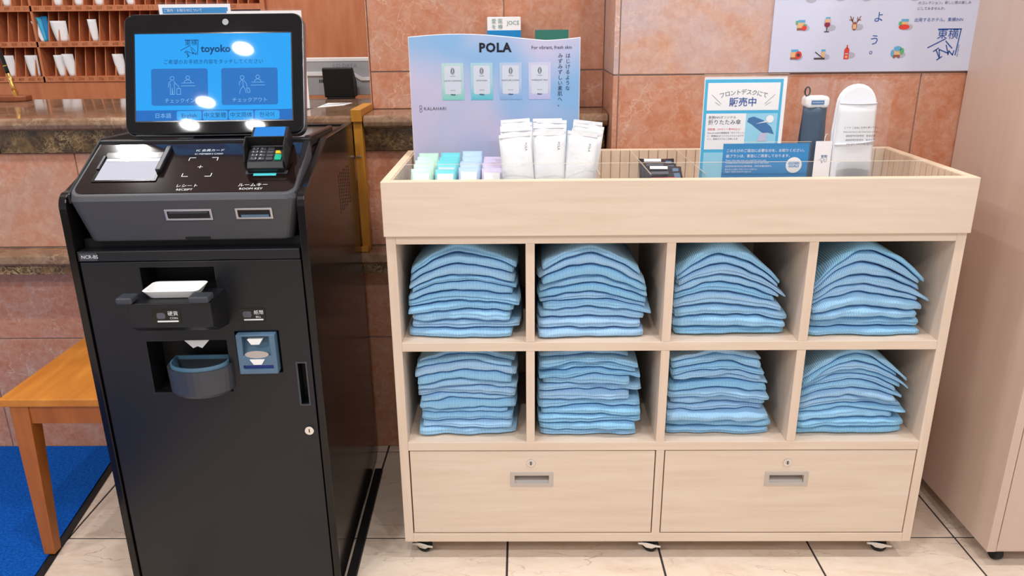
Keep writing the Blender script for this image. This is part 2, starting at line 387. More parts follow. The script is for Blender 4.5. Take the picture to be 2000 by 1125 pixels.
# slips of paper in the pigeonholes
def curl_slip(x, row, w, h, bend, lean, label, m=paper, dy=0.012):
    z = ROWZ[row] + 0.0242; n = 8; vs = []; th = 0.0006
    for off in (0, th):
        for i in range(n+1):
            t = i/n
            for j in range(5):
                u = j/4
                vs.append((w*u - bend*math.sin(t*math.pi*0.5)*(1-u) + lean*t, 0.012*u - bend*0.6*(1-t)*math.sin(u*math.pi) + off, h*t))
    q = 5; N = (n+1)*q; fs = []
    for i in range(n):
        for j in range(4):
            a = i*q+j; fs += [(a, a+1, a+q+1, a+q), (N+a, N+a+q, N+a+q+1, N+a+1)]
    rim = [j for j in range(q)] + [i*q+4 for i in range(1, n+1)] + [n*q+j for j in range(3, -1, -1)] + [i*q for i in range(n-1, 0, -1)]
    for a, b in zip(rim, rim[1:]+rim[:1]): fs.append((a, b, N+b, N+a))
    o = MB().add(vs, fs).build('paper_slip', m, None, smooth=True, loc=(x, PY+dy, z))
    return tag(o, label, 'paper', 'papers in the pigeonholes')
curl_slip(XB-3.6*PITCH, 0, 0.028, 0.088, 0.008, 0.0, 'curled white slip standing in pigeonhole 408')
curl_slip(XB-1.42*PITCH, 0, 0.036, 0.088, 0.012, 0.0, 'curled printed slip in the pigeonhole beside the partition above number 411')
curl_slip(XB+1.5*PITCH, 0, 0.026, 0.088, 0.010, -0.004, 'white slip curling outward in pigeonhole 702')
curl_slip(XB+2.45*PITCH, 0, 0.030, 0.092, 0.014, -0.006, 'folded pair of white slips with a clip in pigeonhole 703')
curl_slip(XB+7.4*PITCH, 0, 0.030, 0.090, 0.012, -0.004, 'white slip in pigeonhole 708 next to the screen')
curl_slip(XB+1.85*PITCH, 1, 0.048, 0.083, 0.014, -0.002, 'wide curled receipt in pigeonholes 602 and 603')
curl_slip(XB+5.4*PITCH, 1, 0.022, 0.088, 0.010, 0.0, 'narrow slip with a tab in pigeonhole 606')
for dx, hh, ln, mm, lb in ((0.004, 0.082, -0.028, paper, 'white folded leaflet leaning in pigeonhole 601'), (0.016, 0.098, -0.018, teal_print, 'light blue leaflet leaning in pigeonhole 601'), (0.026, 0.102, -0.008, notice_blue, 'deep blue leaflet standing in pigeonhole 601')):
    curl_slip(XB+0.2*PITCH+dx, 1, 0.018, hh, 0.0015, ln, lb, mm, 0.01+dx*0.4)
for px, w, lb in ((2.3, 0.04, '503 above the wide receipt'), (4.3, 0.045, '505 between two empty ones'), (6.3, 0.045, '507 above the slip with a tab'), (9.4, 0.045, '510 beside the kiosk screen')):
    curl_slip(XB+px*PITCH, 2, w*0.8, 0.09, 0.012, 0.0, 'curled white slip in pigeonhole '+lb)
curl_slip(XB-2.7*PITCH, 2, 0.03, 0.09, 0.01, 0.0, 'curled white slip in pigeonhole 209 left of the partition')

# ------------------------------------------------------------------ things on the counter
p = thing('pen_stand', 'black and gold pen in a wooden desk stand on the counter', 'pen', (-1.38, 1.0, 1.0))
MB().prism([(-1.48, 0.965), (-1.335, 0.965), (-1.310, 0.985), (-1.318, 1.03), (-1.48, 1.03)], 1.0, 1.018, 'z').build('base', wood('stand_wood', C(150, 84, 50), C(120, 62, 36)), p, 0.004)
MB().cyl((-1.353, 1.0, 1.018), 0.009, 0.014, n=16).build('socket', mat('brass', C(214, 168, 92), 0.25, 0.9), p)
d0 = Vector((-0.17, 0.0, 1.0)).normalized(); b0 = Vector((-1.353, 1.0, 1.026))
MB().tube([b0, b0+d0*0.018, b0+d0*0.062], 0.0065, 12).build('grip', MATS['brass'], p, smooth=True)
MB().tube([b0+d0*0.060, b0+d0*0.07, b0+d0*0.17, b0+d0*0.178], 0.0062, 12).build('barrel', black_gloss, p, smooth=True)
MB().tube([b0+d0*0.084, b0+d0*0.087], 0.0068, 12).build('ring', MATS['brass'], p)

s = thing('acrylic_sign', 'clear stand with a blue and white sheet behind the kiosk screen', 'sign', (-0.616, 0.72, 1.0))
MB().box(-0.722, -0.522, 0.72, 0.7206, 1.002, 1.282).build('sheet', paper, s)
MB().box(-0.712, -0.530, 0.7188, 0.7195, 1.258, 1.273).build('blue_band', notice_blue, s)
MB().box(-0.725, -0.519, 0.7172, 0.7187, 1.002, 1.288).build('cover', acrylic, s)
MB().box(-0.725, -0.519, 0.69, 0.76, 1.0, 1.002).build('foot', acrylic, s)
text('ご案内・お知らせについて', 0.009, (-0.708, 0.7168, 1.2655), ink, s)
s = thing('white_sheet_stand', 'tall white sheet in a clear stand on the counter behind the kiosk', 'sign', (-0.42, 0.665, 1.0))
MB().box(-0.515, -0.312, 0.668, 0.6688, 1.002, 1.262).build('sheet', paper, s)
MB().box(-0.517, -0.309, 0.665, 0.667, 1.002, 1.268).build('cover', acrylic, s)
MB().box(-0.517, -0.309, 0.63, 0.70, 1.0, 1.002).build('foot', acrylic, s)
f = thing('flyer', 'white flyer with teal stripes lying flat on the counter', 'flyer', (-0.27, 0.75, 1.0))
MB().prism([(-0.30, 0.70), (-0.235, 0.76), (-0.225, 0.83), (-0.30, 0.83)], 1.0002, 1.0010, 'z').build('sheet', paper, f)
for k in range(3): MB().prism([(-0.296+k*0.018, 0.755+k*0.015), (-0.245+k*0.004, 0.795+k*0.01), (-0.245+k*0.004, 0.803+k*0.01), (-0.296+k*0.018, 0.765+k*0.015)], 1.0011, 1.0014, 'z').build('stripe', mat('teal_stripe', C(40, 150, 160), 0.5), f)
mo = thing('staff_monitor', 'back of a silver grey computer monitor on the counter beside the marble wall', 'monitor', (-0.30, 1.04, 1.0))
grey_mon = mat('silver_grey_plastic', C(176, 178, 184), 0.4)
MB().rrect(-0.56, -0.195, 1.006, 1.122, 0.006, 1.035, 1.05).build('back_cover', grey_mon, mo, 0.002)
MB().box(-0.562, -0.193, 1.032, 1.053, 1.112, 1.124).build('top_bezel', white_p, mo, 0.002)
MB().prism([(-0.56, 1.068), (-0.26, 1.068), (-0.235, 1.052), (-0.195, 1.052), (-0.195, 1.062), (-0.232, 1.062), (-0.262, 1.080), (-0.56, 1.080)], 1.028, 1.036, 'y').build('rib', white_p, mo, 0.001)
for k in range(9): MB().box(-0.372+k*0.005, -0.3695+k*0.005, 1.0335, 1.0352, 1.046, 1.056).build('vent_slot', black_mat, mo)
text('I-O DATA', 0.018, (-0.285, 1.0342, 1.098), mat('embossed_grey', C(140, 142, 150), 0.4), mo, al='CENTER')
bb = thing('card_display', 'small black customer display box standing on the counter', 'display', (-0.295, 0.975, 1.0))
MB().prism([(0.975, 1.004), (0.965, 1.094), (0.975, 1.097), (1.02, 1.05), (1.02, 1.004)], -0.344, -0.247, 'x').build('housing', black_mat, bb, 0.003)
MB().box(-0.336, -0.255, 0.970, 1.02, 1.0, 1.005).build('foot', black_paint, bb, 0.001)
wf = thing('wooden_gate_frame', 'ochre wooden frame of the counter gate next to the kiosk', 'frame', (-0.142, 0.49, 0.639))
MB().box(-0.154, -0.131, 0.482, 0.510, 0.639, 0.985).build('post', ochre, wf, 0.002)
MB().box(-0.1565, -0.1285, 0.512, 0.640, 0.9975, 1.0175).build('top_rail', ochre, wf, 0.002)
MB().box(-0.1565, -0.1285, 0.472, 0.512, 0.985, 1.0175).build('corner_block', ochre, wf, 0.002)
MB().box(-0.152, -0.133, 0.459, 0.482, 0.639, 0.655).build('bottom_rail', ochre, wf, 0.002)
MB().box(-0.150, -0.137, 0.478, 0.482, 0.893, 0.897).build('latch', silver, wf, 0.0006)
jb = thing('donation_box', 'small white charity box with blue base on the marble ledge', 'box', (0.24, 0.60, 1.0))
MB().rrect(0.197, 0.284, 1.0, 1.239, 0.003, 0.56, 0.635).build('carton', paper, jb, 0.001)
MB().box(0.1965, 0.2845, 0.5592, 0.60, 1.0, 1.206).build('blue_wrap', notice_blue, jb)
text('愛 医', 0.013, (0.208, 0.5588, 1.228), mat('pale_green_ink', C(120, 160, 146), 0.6), jb); text('を 療', 0.013, (0.208, 0.5588, 1.214), MATS['pale_green_ink'], jb)
text('JOCS', 0.014, (0.248, 0.5588, 1.224), MATS['pale_green_ink'], jb)
gs = thing('green_card_stand', 'green card in a clear stand on the marble ledge', 'sign', (0.37, 0.58, 1.0))
MB().box(0.321, 0.409, 0.580, 0.5806, 1.002, 1.206).build('card', green_print, gs)
MB().box(0.317, 0.413, 0.577, 0.5795, 1.002, 1.212).build('cover', acrylic, gs); MB().box(0.317, 0.413, 0.555, 0.61, 1.0, 1.002).build('foot', acrylic, gs)

# ------------------------------------------------------------------ self check-in kiosk (local frame: x from its right side, -y forward)
KA = math.radians(2.0)
k = thing('check_in_kiosk', 'black self check-in kiosk with touch screen, coin tray and cash slots', 'kiosk', (-0.152, 0.49, 0.0), KA)
KW = 0.465
prof = [(-0.036, 0.012), (-0.036, 0.987), (-0.35, 0.992), (-0.566, 0.927)]
for i in range(7):
    a = math.radians(72 - 72*i/6); prof.append((-0.572 - 0.028*math.cos(a), 0.897 + 0.030*math.sin(a)))
prof += [(-0.60, 0.012)]
for x0, x1 in ((-0.015, 0.0), (-KW, -KW+0.015)):
    MB().prism(prof, x0, x1, 'x').build('side_panel', black_gloss, k, 0.0018, seg=2)
vent = MB()
for i in range(7):
    for j in range(12):
        y = -0.135 - i*0.021; z = 0.892 - j*0.0078 + (0.004 if i % 2 else 0) - 0.002
        vent.cyl((0.0, y, z), 0.0032, 0.0004, 'x', 6)
vent.build('vent_holes', black_mat, k)
MB().box(-KW+0.015, -0.015, -0.056, -0.036, 0.02, 0.985).build('back_panel', black_paint, k)
MB().box(-KW+0.015, -0.015, -0.43, -0.037, 0.965, 0.982).build('rear_deck', black_gloss, k)
MB().box(-KW+0.015, -0.015, -0.57, -0.04, 0.0, 0.03).build('plinth', black_mat, k)
MB().box(0.004, 0.026, -0.60, -0.105, 0.0, 0.012).build('foot_bar', black_mat, k, 0.002)
MB().box(-KW-0.026, -KW-0.004, -0.60, -0.105, 0.0, 0.012).build('foot_bar', black_mat, k, 0.002)
# door with openings
D0, D1 = -0.598, -0.580
holes = [(-0.333, -0.189, 0.714, 0.778), (-0.345, -0.185, 0.508, 0.622), (-0.166, -0.078, 0.549, 0.641), (-0.047, -0.030, 0.475, 0.569)]
door = MB().frame(-0.446, -0.018, 0.032, 0.7905, holes, D0, D1).build('door', black_paint, k, 0.0012)
def recess(h, depth, m=black_mat, name='recess'):
    x0, x1, z0, z1 = h; b = MB(); e = 0.002
    b.box(x0-e, x1+e, D1+depth, D1+depth+0.002, z0-e, z1+e)
    b.box(x0-e, x0, D1, D1+depth, z0-e, z1+e); b.box(x1, x1+e, D1, D1+depth, z0-e, z1+e)
    b.box(x0, x1, D1, D1+depth, z0-e, z0); b.box(x0, x1, D1, D1+depth, z1, z1+e)
    return b.build(name, m, door)
for h, dp in zip(holes, (0.05, 0.05, 0.05, 0.015)): recess(h, dp)
# coin hopper
coin = MB().prism([(-0.585, 0.655), (-0.652, 0.667), (-0.680, 0.684), (-0.680, 0.733), (-0.585, 0.733)], -0.330, -0.174, 'x').build('coin_box', black_paint, k, 0.0015)
for x0, x1 in ((-0.346, -0.316), (-0.212, -0.174)):
    MB().box(x0, x1, -0.688, -0.655, 0.7335, 0.7465).build('grip', dgrey, coin, 0.004, seg=3)
def dish(cx, cy, z0, z1, ax, ay, bx, by, th, r):       # rounded open dish: outer/inner walls
    def ring(hx, hy, z, n=6):
        pts = []
        rr = min(r, hx, hy)
        for sx, sy, a0 in ((1, -1, -90), (1, 1, 0), (-1, 1, 90), (-1, -1, 180)):
            for i in range(n+1):
                a = math.radians(a0+90*i/n); pts.append((cx+sx*(hx-rr)+rr*math.cos(a), cy+sy*(hy-rr)+rr*math.sin(a), z))
        return pts
    rings = [ring(bx, by, z0), ring(ax, ay, z1-0.003), ring(ax+0.002, ay+0.002, z1), ring(ax-th, ay-th, z1), ring(bx-th, by-th, z0+th)]
    n = len(rings[0]); vs = sum(rings, [])
    fs = [(a*n+i, a*n+(i+1) % n, (a+1)*n+(i+1) % n, (a+1)*n+i) for a in range(4) for i in range(n)]
    return MB().add(vs, fs + [tuple(range(n-1, -1, -1)), tuple(range(4*n, 5*n))])
dish(-0.256, -0.628, 0.734, 0.749, 0.052, 0.031, 0.045, 0.024, 0.004, 0.012).build('coin_dish', white_p, coin, smooth=False)
lb = MB().box(-0.285, -0.232, -0.6808, -0.680, 0.692, 0.721).build('coin_label', black_gloss, coin)
text('硬貨', 0.010, (-0.256, -0.6812, 0.712), ink, coin); text('COIN', 0.006, (-0.253, -0.6812, 0.703), ink, coin)
MB().rrect(-0.277, -0.237, 0.6955, 0.6985, 0.0014, -0.6814, -0.6809).build('label_bar', ink, coin)
MB().rrect(-0.277, -0.261, 0.702, 0.714, 0.004, -0.6812, -0.6809).build('label_icon', grey_ink, coin)
# bill label
bl = MB().box(-0.152, -0.100, D0-0.0012, D0, 0.662, 0.690).build('bill_label', black_gloss, door)
text('紙幣', 0.010, (-0.122, D0-0.0016, 0.681), ink, door); text('BILL', 0.006, (-0.119, D0-0.0016, 0.672), ink, door)
MB().rrect(-0.143, -0.104, 0.6648, 0.6676, 0.0013, D0-0.0018, D0-0.0012).build('label_bar', ink, door)
MB().rrect(-0.144, -0.127, 0.671, 0.684, 0.004, D0-0.0016, D0-0.0012).build('label_icon', grey_ink, door)
# coin return cup
def dcup(cx, yb, r, z0, z1, th):
    def ring(rr, z, back):
        pts = [(cx+rr, back, z)]
        for i in range(17):
            a = -math.pi*i/16; pts.append((cx+rr*math.cos(a), yb-0.028+rr*0.72*math.sin(a), z))
        return pts + [(cx-rr, back, z)]
    rings = [ring(r*0.86, z0, yb), ring(r*0.97, z0+0.008, yb), ring(r, z1, yb), ring(r-th, z1, yb-th), ring((r-th)*0.9, z0+0.012, yb-th)]
    n = len(rings[0]); vs = sum(rings, [])
    return MB().add(vs, [(a*n+i, a*n+(i+1) % n, (a+1)*n+(i+1) % n, (a+1)*n+i) for a in range(4) for i in range(n)] + [tuple(range(n-1, -1, -1)), tuple(range(4*n, 5*n))])
cup = dcup(-0.243, -0.570, 0.066, 0.512, 0.572, 0.008).build('coin_return_cup', dgrey, k, 0.0, smooth=False)
dcup(-0.243, -0.572, 0.0585, 0.520, 0.580, 0.003).build('liner', bluegrey_d, cup)
MB().prism([(-0.268, 0.624), (-0.218, 0.624), (-0.234, 0.607), (-0.243, 0.611), (-0.252, 0.607)], -0.600, -0.5975, 'y').build('indicator', white_p, door)
# bill slot
bs = MB().frame(-0.161, -0.083, 0.552, 0.638, [(-0.152, -0.092, 0.563, 0.571), (-0.149, -0.095, 0.592, 0.634)], -0.612, -0.585).build('bill_slot', bluegrey, k, 0.002)
MB().box(-0.1515, -0.0925, -0.606, -0.587, 0.5635, 0.5705).build('slot_light', mat('deep_blue_plastic', C(24, 52, 150), 0.2), bs)
MB().prism([(-0.590, 0.634), (-0.597, 0.606), (-0.603, 0.592), (-0.586, 0.592), (-0.584, 0.634)], -0.149, -0.095, 'x').build('slot_throat', bluegrey_d, bs)
for zz in (0.622, 0.578): MB().prism([(-0.137, zz+0.007), (-0.107, zz+0.007), (-0.114, zz-0.004), (-0.130, zz-0.004)], -0.6145, -0.595, 'y').build('arrow', white_p, bs)
vs = [(-0.122+0.024*math.cos(2*math.pi*i/20), -0.6125, 0.5955+0.008*math.sin(2*math.pi*i/20)) for i in range(20)]
MB().poly(vs).build('lens', silver, bs)
# door pull rim, lock, hinge screws
MB().frame(-0.050, -0.027, 0.472, 0.572, [(-0.0465, -0.0305, 0.4755, 0.5685)], D0-0.0015, D0).build('pull_rim', dgrey, door)
lo = MB().cyl((-0.036, D0-0.004, 0.414), 0.0098, 0.004, 'y', 24).build('lock', chrome, door, 0.0008)
MB().box(-0.037, -0.035, D0-0.0045, D0-0.004, 0.410, 0.418).build('key_slit', black_mat, door)
# belt under the head
MB().box(-0.446, -0.018, -0.602, -0.56, 0.793, 0.8135).build('belt', black_paint, k, 0.0015)
MB().box(-0.442, -0.408, -0.6032, -0.602, 0.7955, 0.8105).build('name_plate', grey_head, k)
text('NCR-BS', 0.0095, (-0.4385, -0.6036, 0.803), ink, k)
MB().box(-0.447, -0.016, -0.565, -0.43, 0.78, 0.83).build('neck_recess', black_mat, k)
# head: grey front that narrows downwards, sloping glossy top
SL = (1.005-0.922)/0.17; SA = math.atan(SL)
cxh = -0.2290
def outline(hw, yf, z, r):          # plan outline: back corners square, front corners rounded
    pts = [(cxh+hw, -0.44, z)]
    for i in range(6):
        a = math.radians(0-90*i/5); pts.append((cxh+hw-r+r*math.cos(a), yf+r+r*math.sin(a), z))
    for i in range(6):
        a = math.radians(-90-90*i/5); pts.append((cxh-hw+r+r*math.cos(a), yf+r+r*math.sin(a), z))
    return pts + [(cxh-hw, -0.44, z)]
rings = [outline(0.190, -0.578, 0.826, 0.012), outline(0.196, -0.586, 0.830, 0.018), outline(0.2165, -0.604, 0.912, 0.022)]
n = len(rings[0])
top = []
for (x, y, z) in outline(0.2135, -0.6005, 0.0, 0.020): top.append((x, y, 0.922 + (0.60 + y)*SL))
rings.append(top); vs = sum(rings, [])
hd = MB().add(vs, [(a*n+i, a*n+(i+1) % n, (a+1)*n+(i+1) % n, (a+1)*n+i) for a in range(3) for i in range(n)] + [tuple(range(n-1, -1, -1)), tuple(range(3*n, 4*n))]).build('head', grey_head, k, 0.0015)
tp = [(x, y+0.0, z+0.0009) for (x, y, z) in [(px, py, 0.922+(0.60+py)*SL) for (px, py, _) in outline(0.2085, -0.5945, 0, 0.018)]]
tp2 = [(x, y, z-0.0015) for x, y, z in tp]; n = len(tp)
MB().add(tp+tp2, [tuple(range(n)), tuple(range(2*n-1, n-1, -1))] + [(i, (i+1) % n, n+(i+1) % n, n+i) for i in range(n)]).build('top_glass', top_gloss, k)
MB().box(cxh-0.2135, cxh+0.2135, -0.446, -0.425, 0.95, 1.0045).build('head_back', black_paint, k, 0.002)
for x0, x1 in ((-0.0285, -0.0158), (-KW+0.0158, -KW+0.0225)):
    MB().prism([(-0.592, 0.905), (-0.592, 0.924), (-0.43, 1.008), (-0.20, 1.0), (-0.20, 0.975), (-0.43, 0.985)], x0, x1, 'x').build('head_cheek', black_paint, k, 0.003)
# objects lying on the slope get the slope matrix: local x along kiosk, local y up the slope, z normal
def slope_m(lx, ly, h=0.001): return Matrix.Translation((lx, -ly, 0.922+(0.60-ly)*SL+h*math.cos(SA))) @ Matrix.Rotation(SA, 4, 'X')
def onslope(b, lx, ly, h=0.001): return b.xf(slope_m(lx, ly, h))
def stext(t, size, lx, ly, al='CENTER', shear=0.0, sx=1.0):
    z = 0.922+(0.60-ly)*SL+0.0016; text(t, size, (lx, -ly, z), ink, k, rx=SA, al=al, shear=shear, sx=sx)
stext('IC 会員カード', 0.0092, -0.210, 0.4725); stext("IC MEMBER'S CARD", 0.0066, -0.210, 0.4835)
stext('レシート', 0.0108, -0.226, 0.5775); stext('RECEIPT', 0.0085, -0.228, 0.588)
stext('ルームキー', 0.0115, -0.100, 0.5775); stext('ROOM KEY', 0.0088, -0.102, 0.588)
br = MB(); w = 0.0014
for sx_, sy_ in ((-1, -1), (1, -1), (-1, 1), (1, 1)):
    X, Y_ = sx_*0.028, sy_*0.031
    br.box(min(X, X-sx_*0.012), max(X, X-sx_*0.012), Y_-w/2, Y_+w/2, 0, 0.0003); br.box(X-w/2, X+w/2, min(Y_, Y_-sy_*0.010), max(Y_, Y_-sy_*0.010), 0, 0.0003)
br.box(-0.005, 0.005, -0.0005, 0.0005, 0, 0.0003); br.box(-0.0005, 0.0005, -0.005, 0.005, 0, 0.0003)
onslope(br, -0.2165, 0.522, 0.0012).build('card_target_marks', ink, k)
sc = onslope(MB().frame(-0.062, 0.062, -0.048, 0.048, [(-0.057, 0.057, -0.043, 0.028)], 0, 0.002).xf(Matrix(((1, 0, 0, 0), (0, 0, 1, 0), (0, 1, 0, 0), (0, 0, 0, 1)))), -0.352, 0.520, 0.001).build('scanner_frame', black_gloss, k, 0.0006)
onslope(MB().box(-0.0575, 0.0575, -0.0435, 0.018, 0, 0.0008), -0.352, 0.520, 0.0012).build('scanner_window', scan_lit, k)
onslope(MB().box(-0.0575, 0.0575, 0.018, 0.0285, 0, 0.0014), -0.352, 0.520, 0.0012).build('scanner_strip', mat('scanner_grey', C(130, 134, 146), 0.2), k)
onslope(MB().box(0.055, 0.066, -0.022, 0.060, 0, 0.010), -0.352, 0.520, 0.001).build('document_guide', black_paint, k, 0.002)
onslope(MB().box(-0.064, -0.058, -0.010, 0.034, 0, 0.005), -0.352, 0.520, 0.001).build('document_guide', black_paint, k, 0.001)
# slots in the head front (front face leans slightly)
FA = math.atan2(0.018, 0.082)
def face_m(lx, z): return Matrix.Translation((lx, -0.586-(z-0.830)*0.2195, z)) @ Matrix.Rotation(FA, 4, 'X')
for nm, lx, z, w_, h_ in (('receipt_slot', -0.222, 0.8835, 0.045, 0.0115), ('key_slot', -0.0975, 0.884, 0.0355, 0.0115)):
    sl = MB().frame(-w_, w_, -h_, h_, [(-w_+0.005, w_-0.005, -h_+0.004, h_-0.004)], -0.003, 0.002).xf(face_m(lx, z)).build(nm, silver, k, 0.0012)
    MB().box(-w_+0.004, w_-0.004, -0.0007, 0.001, -h_+0.003, h_-0.003).xf(face_m(lx, z)).build('slot_opening', black_mat, sl)
    if nm == 'key_slot': MB().box(-w_+0.010, w_-0.008, -0.0016, 0.0, -h_+0.004, -h_+0.009).xf(face_m(lx, z)).build('slot_lip', bluegrey, sl)
    else: MB().box(-w_+0.008, w_-0.008, -0.0014, 0.0, h_-0.009, h_-0.0045).xf(face_m(lx, z)).build('slot_lip', dgrey, sl)
MB().box(-0.024, 0.024, -0.0012, 0.002, -0.003, 0.003).xf(face_m(-0.215, 0.8335)).build('finger_notch', black_mat, k)
# monitor
mon = MB().rrect(-0.183, 0.183, 0.0, 0.250, 0.020, 0.0, 0.028, 8).build('monitor', mat('monitor_bezel', C(18, 18, 21), 0.035, spec=0.4), k, 0.004, loc=(-0.2145, -0.424, 1.012), rot=(-math.radians(18.9), 0, 0), seg=3)
MB().rrect(-0.185, 0.185, -0.002, 0.252, 0.022, 0.006, 0.030, 8).build('chrome_rim', mat('rim_grey', C(120, 124, 132), 0.25, 0.7), mon, 0.002)
MB().frame(-0.163, 0.163, 0.026, 0.211, [(-0.1605, 0.1605, 0.0285, 0.2085)], -0.0006, 0.001).build('screen_border', mat('screen_border', C(5, 12, 30), 0.15), mon)
MB().box(-0.1605, 0.1605, -0.0003, 0.001, 0.0285, 0.2085).build('screen', scr_bg, mon)
MB().box(-0.1605, 0.1605, -0.0005, 0.0, 0.0285, 0.0505).build('language_bar', scr_bar, mon)
for i, t in enumerate(('日本語', 'English', '中文繁體', '中文简体', '한국어')):
    xc = -0.105 + i*0.0535
    if i: MB().rrect(xc-0.0255, xc+0.0255, 0.0295, 0.0485, 0.004, -0.0008, -0.0004).build('language_tab', scr_tab, mon)
    text(t, 0.0115, (xc, -0.0011, 0.0385), scr_line if i == 0 else scr_ink, mon, al='CENTER')
for xc, t in ((-0.070, 'チェックイン'), (0.074, 'チェックアウト')):
    MB().rrect(xc-0.058, xc+0.058, 0.060, 0.1365, 0.005, -0.0008, -0.0003).build('touch_button', scr_btn, mon)
    text(t, 0.0105, (xc, -0.0011, 0.0695), scr_line, mon, al='CENTER')
    ic = MB()
    def ringp(cx, cz, r): ic.stroke([(cx+r*math.cos(2*math.pi*i/12), cz+r*math.sin(2*math.pi*i/12)) for i in range(13)], 0.0009, -0.0011)
    hx = xc - 0.015
    ringp(hx, 0.1165, 0.004)
    if xc < 0: ic.stroke([(hx-0.002, 0.111), (hx-0.007, 0.108), (hx-0.008, 0.098)], 0.0009, -0.0011); ic.stroke([(hx+0.003, 0.111), (hx+0.007, 0.105), (hx+0.013, 0.100)], 0.0009, -0.0011); ic.stroke([(hx-0.004, 0.106), (hx-0.004, 0.083), (hx-0.0005, 0.083), (hx, 0.096), (hx+0.001, 0.083), (hx+0.0045, 0.083), (hx+0.0045, 0.106)], 0.0009, -0.0011); ic.stroke([(hx+0.009, 0.083), (hx+0.017, 0.083), (hx+0.017, 0.095), (hx+0.009, 0.095), (hx+0.009, 0.083)], 0.0009, -0.0011); ic.stroke([(hx+0.013, 0.095), (hx+0.013, 0.099)], 0.0009, -0.0011)
    else: ic.stroke([(hx, 0.112), (hx-0.006, 0.107), (hx-0.006, 0.100)], 0.0009, -0.0011); ic.stroke([(hx+0.001, 0.111), (hx+0.002, 0.099), (hx-0.004, 0.091), (hx-0.006, 0.083)], 0.0009, -0.0011); ic.stroke([(hx+0.003, 0.111), (hx+0.008, 0.104), (hx+0.010, 0.097)], 0.0009, -0.0011); ic.stroke([(hx+0.002, 0.099), (hx+0.006, 0.092), (hx+0.008, 0.084)], 0.0009, -0.0011); ic.stroke([(hx+0.009, 0.095), (hx+0.014, 0.094), (hx+0.016, 0.086), (hx+0.011, 0.085), (hx+0.009, 0.095)], 0.0009, -0.0011)
    dx = xc + 0.017
    ringp(dx, 0.1175, 0.0038); ic.stroke([(dx-0.007, 0.107), (dx-0.006, 0.111), (dx, 0.1135), (dx+0.006, 0.111), (dx+0.007, 0.107)], 0.0009, -0.0011); ic.stroke([(dx-0.013, 0.1065), (dx+0.013, 0.1065)], 0.0009, -0.0011); ic.stroke([(dx-0.014, 0.1005), (dx+0.015, 0.1005)], 0.0009, -0.0011)
    ic.build('button_icon', scr_line, mon)
text('ご希望のお手続き内容をタッチしてください', 0.0103, (-0.0, -0.0009, 0.1495), scr_ink, mon, al='CENTER')
text('toyoko', 0.021, (-0.025, -0.0009, 0.1765), scr_ink, mon, bold=0.0006)
def inn_logo(cx, cz, s, y, m, parent, name='logo_strokes'):       # 東横 with slanted INN strokes
    g = MB(); w = 0.10*s
    P = lambda pts: g.stroke([(cx+a*s, cz+b*s) for a, b in pts], w, y)
    P([(-0.8, 1.42), (1.4, 1.42), (1.22, -1.0)]); P([(0.0, 0.5), (-1.56, -0.3)]); P([(0.1, 0.3), (0.8, -0.36)])
    P([(-0.72, -0.5), (-0.26, -1.3)]); P([(-0.95, -0.66), (-0.5, -0.34)]); P([(-0.5, -1.46), (-0.04, -1.14)])
    P([(-0.28, -1.15), (-0.42, -0.48), (0.5, -0.84), (0.2, -0.08)]); P([(0.52, -0.98), (0.56, -0.62), (0.96, -1.0), (1.04, -0.6)])
    g.build(name, m, parent); text('東横', 1.05*s, (cx-0.85*s, y, cz+0.90*s), m, parent)
inn_logo(-0.0475, 0.1775, 0.0125, -0.0010, scr_ink, mon)
MB().cyl((0.0265, -0.0016, 0.232), 0.0065, 0.003, 'y', 20).build('camera_lens', mat('lens_grey', C(120, 122, 128), 0.2), mon)
MB().box(-0.10, 0.05, 0.028, 0.075, 0.02, 0.14).build('mount', black_paint, mon, 0.004)
MB().box(-0.27, -0.15, -0.40, -0.30, 0.98, 1.07).build('monitor_neck', black_paint, k, 0.004)
# card terminal
RA = math.radians(35)
cr = MB().prism([(0.0, -0.012), (0.0, 0.006), (0.012, 0.014), (0.060, 0.016), (0.066, 0.022), (0.118, 0.024), (0.122, 0.0), (0.118, -0.02), (0.03, -0.014)], -0.036, 0.036, 'x').build('card_terminal', black_paint, k, 0.002, loc=(-0.082, -0.546, 0.956), rot=(RA, 0, 0)); cr.scale = (1.0, 0.86, 0.95)
MB().box(-0.041, 0.041, -0.010, 0.008, -0.012, -0.006).build('card_lip', dgrey, cr, 0.001); MB().box(-0.024, 0.020, -0.0102, -0.002, -0.0058, -0.0045).build('card_light', mat('teal_light', C(70, 190, 200), 0.3), cr)
MB().box(-0.030, 0.030, 0.068, 0.114, 0.0235, 0.0262).build('terminal_screen', reader_scr, cr, 0.0008)
for ix in range(3):
    for iy in range(4): MB().box(-0.030+ix*0.0155, -0.0165+ix*0.0155, 0.016+iy*0.0105, 0.0245+iy*0.0105, 0.0140, 0.0178).build('key', mat('key_grey', C(64, 66, 74), 0.35), cr, 0.0014)
text('1 2 3', 0.006, (-0.027, 0.052, 0.0180), ink, cr, rx=0, space=1.55); text('4 5 6', 0.006, (-0.027, 0.0415, 0.0180), ink, cr, rx=0, space=1.55); text('7 8 9', 0.006, (-0.027, 0.031, 0.0180), ink, cr, rx=0, space=1.55); text('* 0 #', 0.006, (-0.027, 0.0205, 0.0180), ink, cr, rx=0, space=1.55)
MB().prism([(0.018, 0.016), (0.031, 0.016), (0.032, 0.026), (0.030, 0.033), (0.018, 0.033)], 0.014, 0.0182, 'z').build('enter_key', mat('green_key', C(0, 168, 136), 0.35), cr, 0.001)
MB().prism([(0.018, 0.036), (0.030, 0.036), (0.026, 0.045), (0.018, 0.045)], 0.014, 0.0182, 'z').build('clear_key', mat('yellow_key', C(240, 196, 40), 0.35), cr, 0.001)
hood = MB()
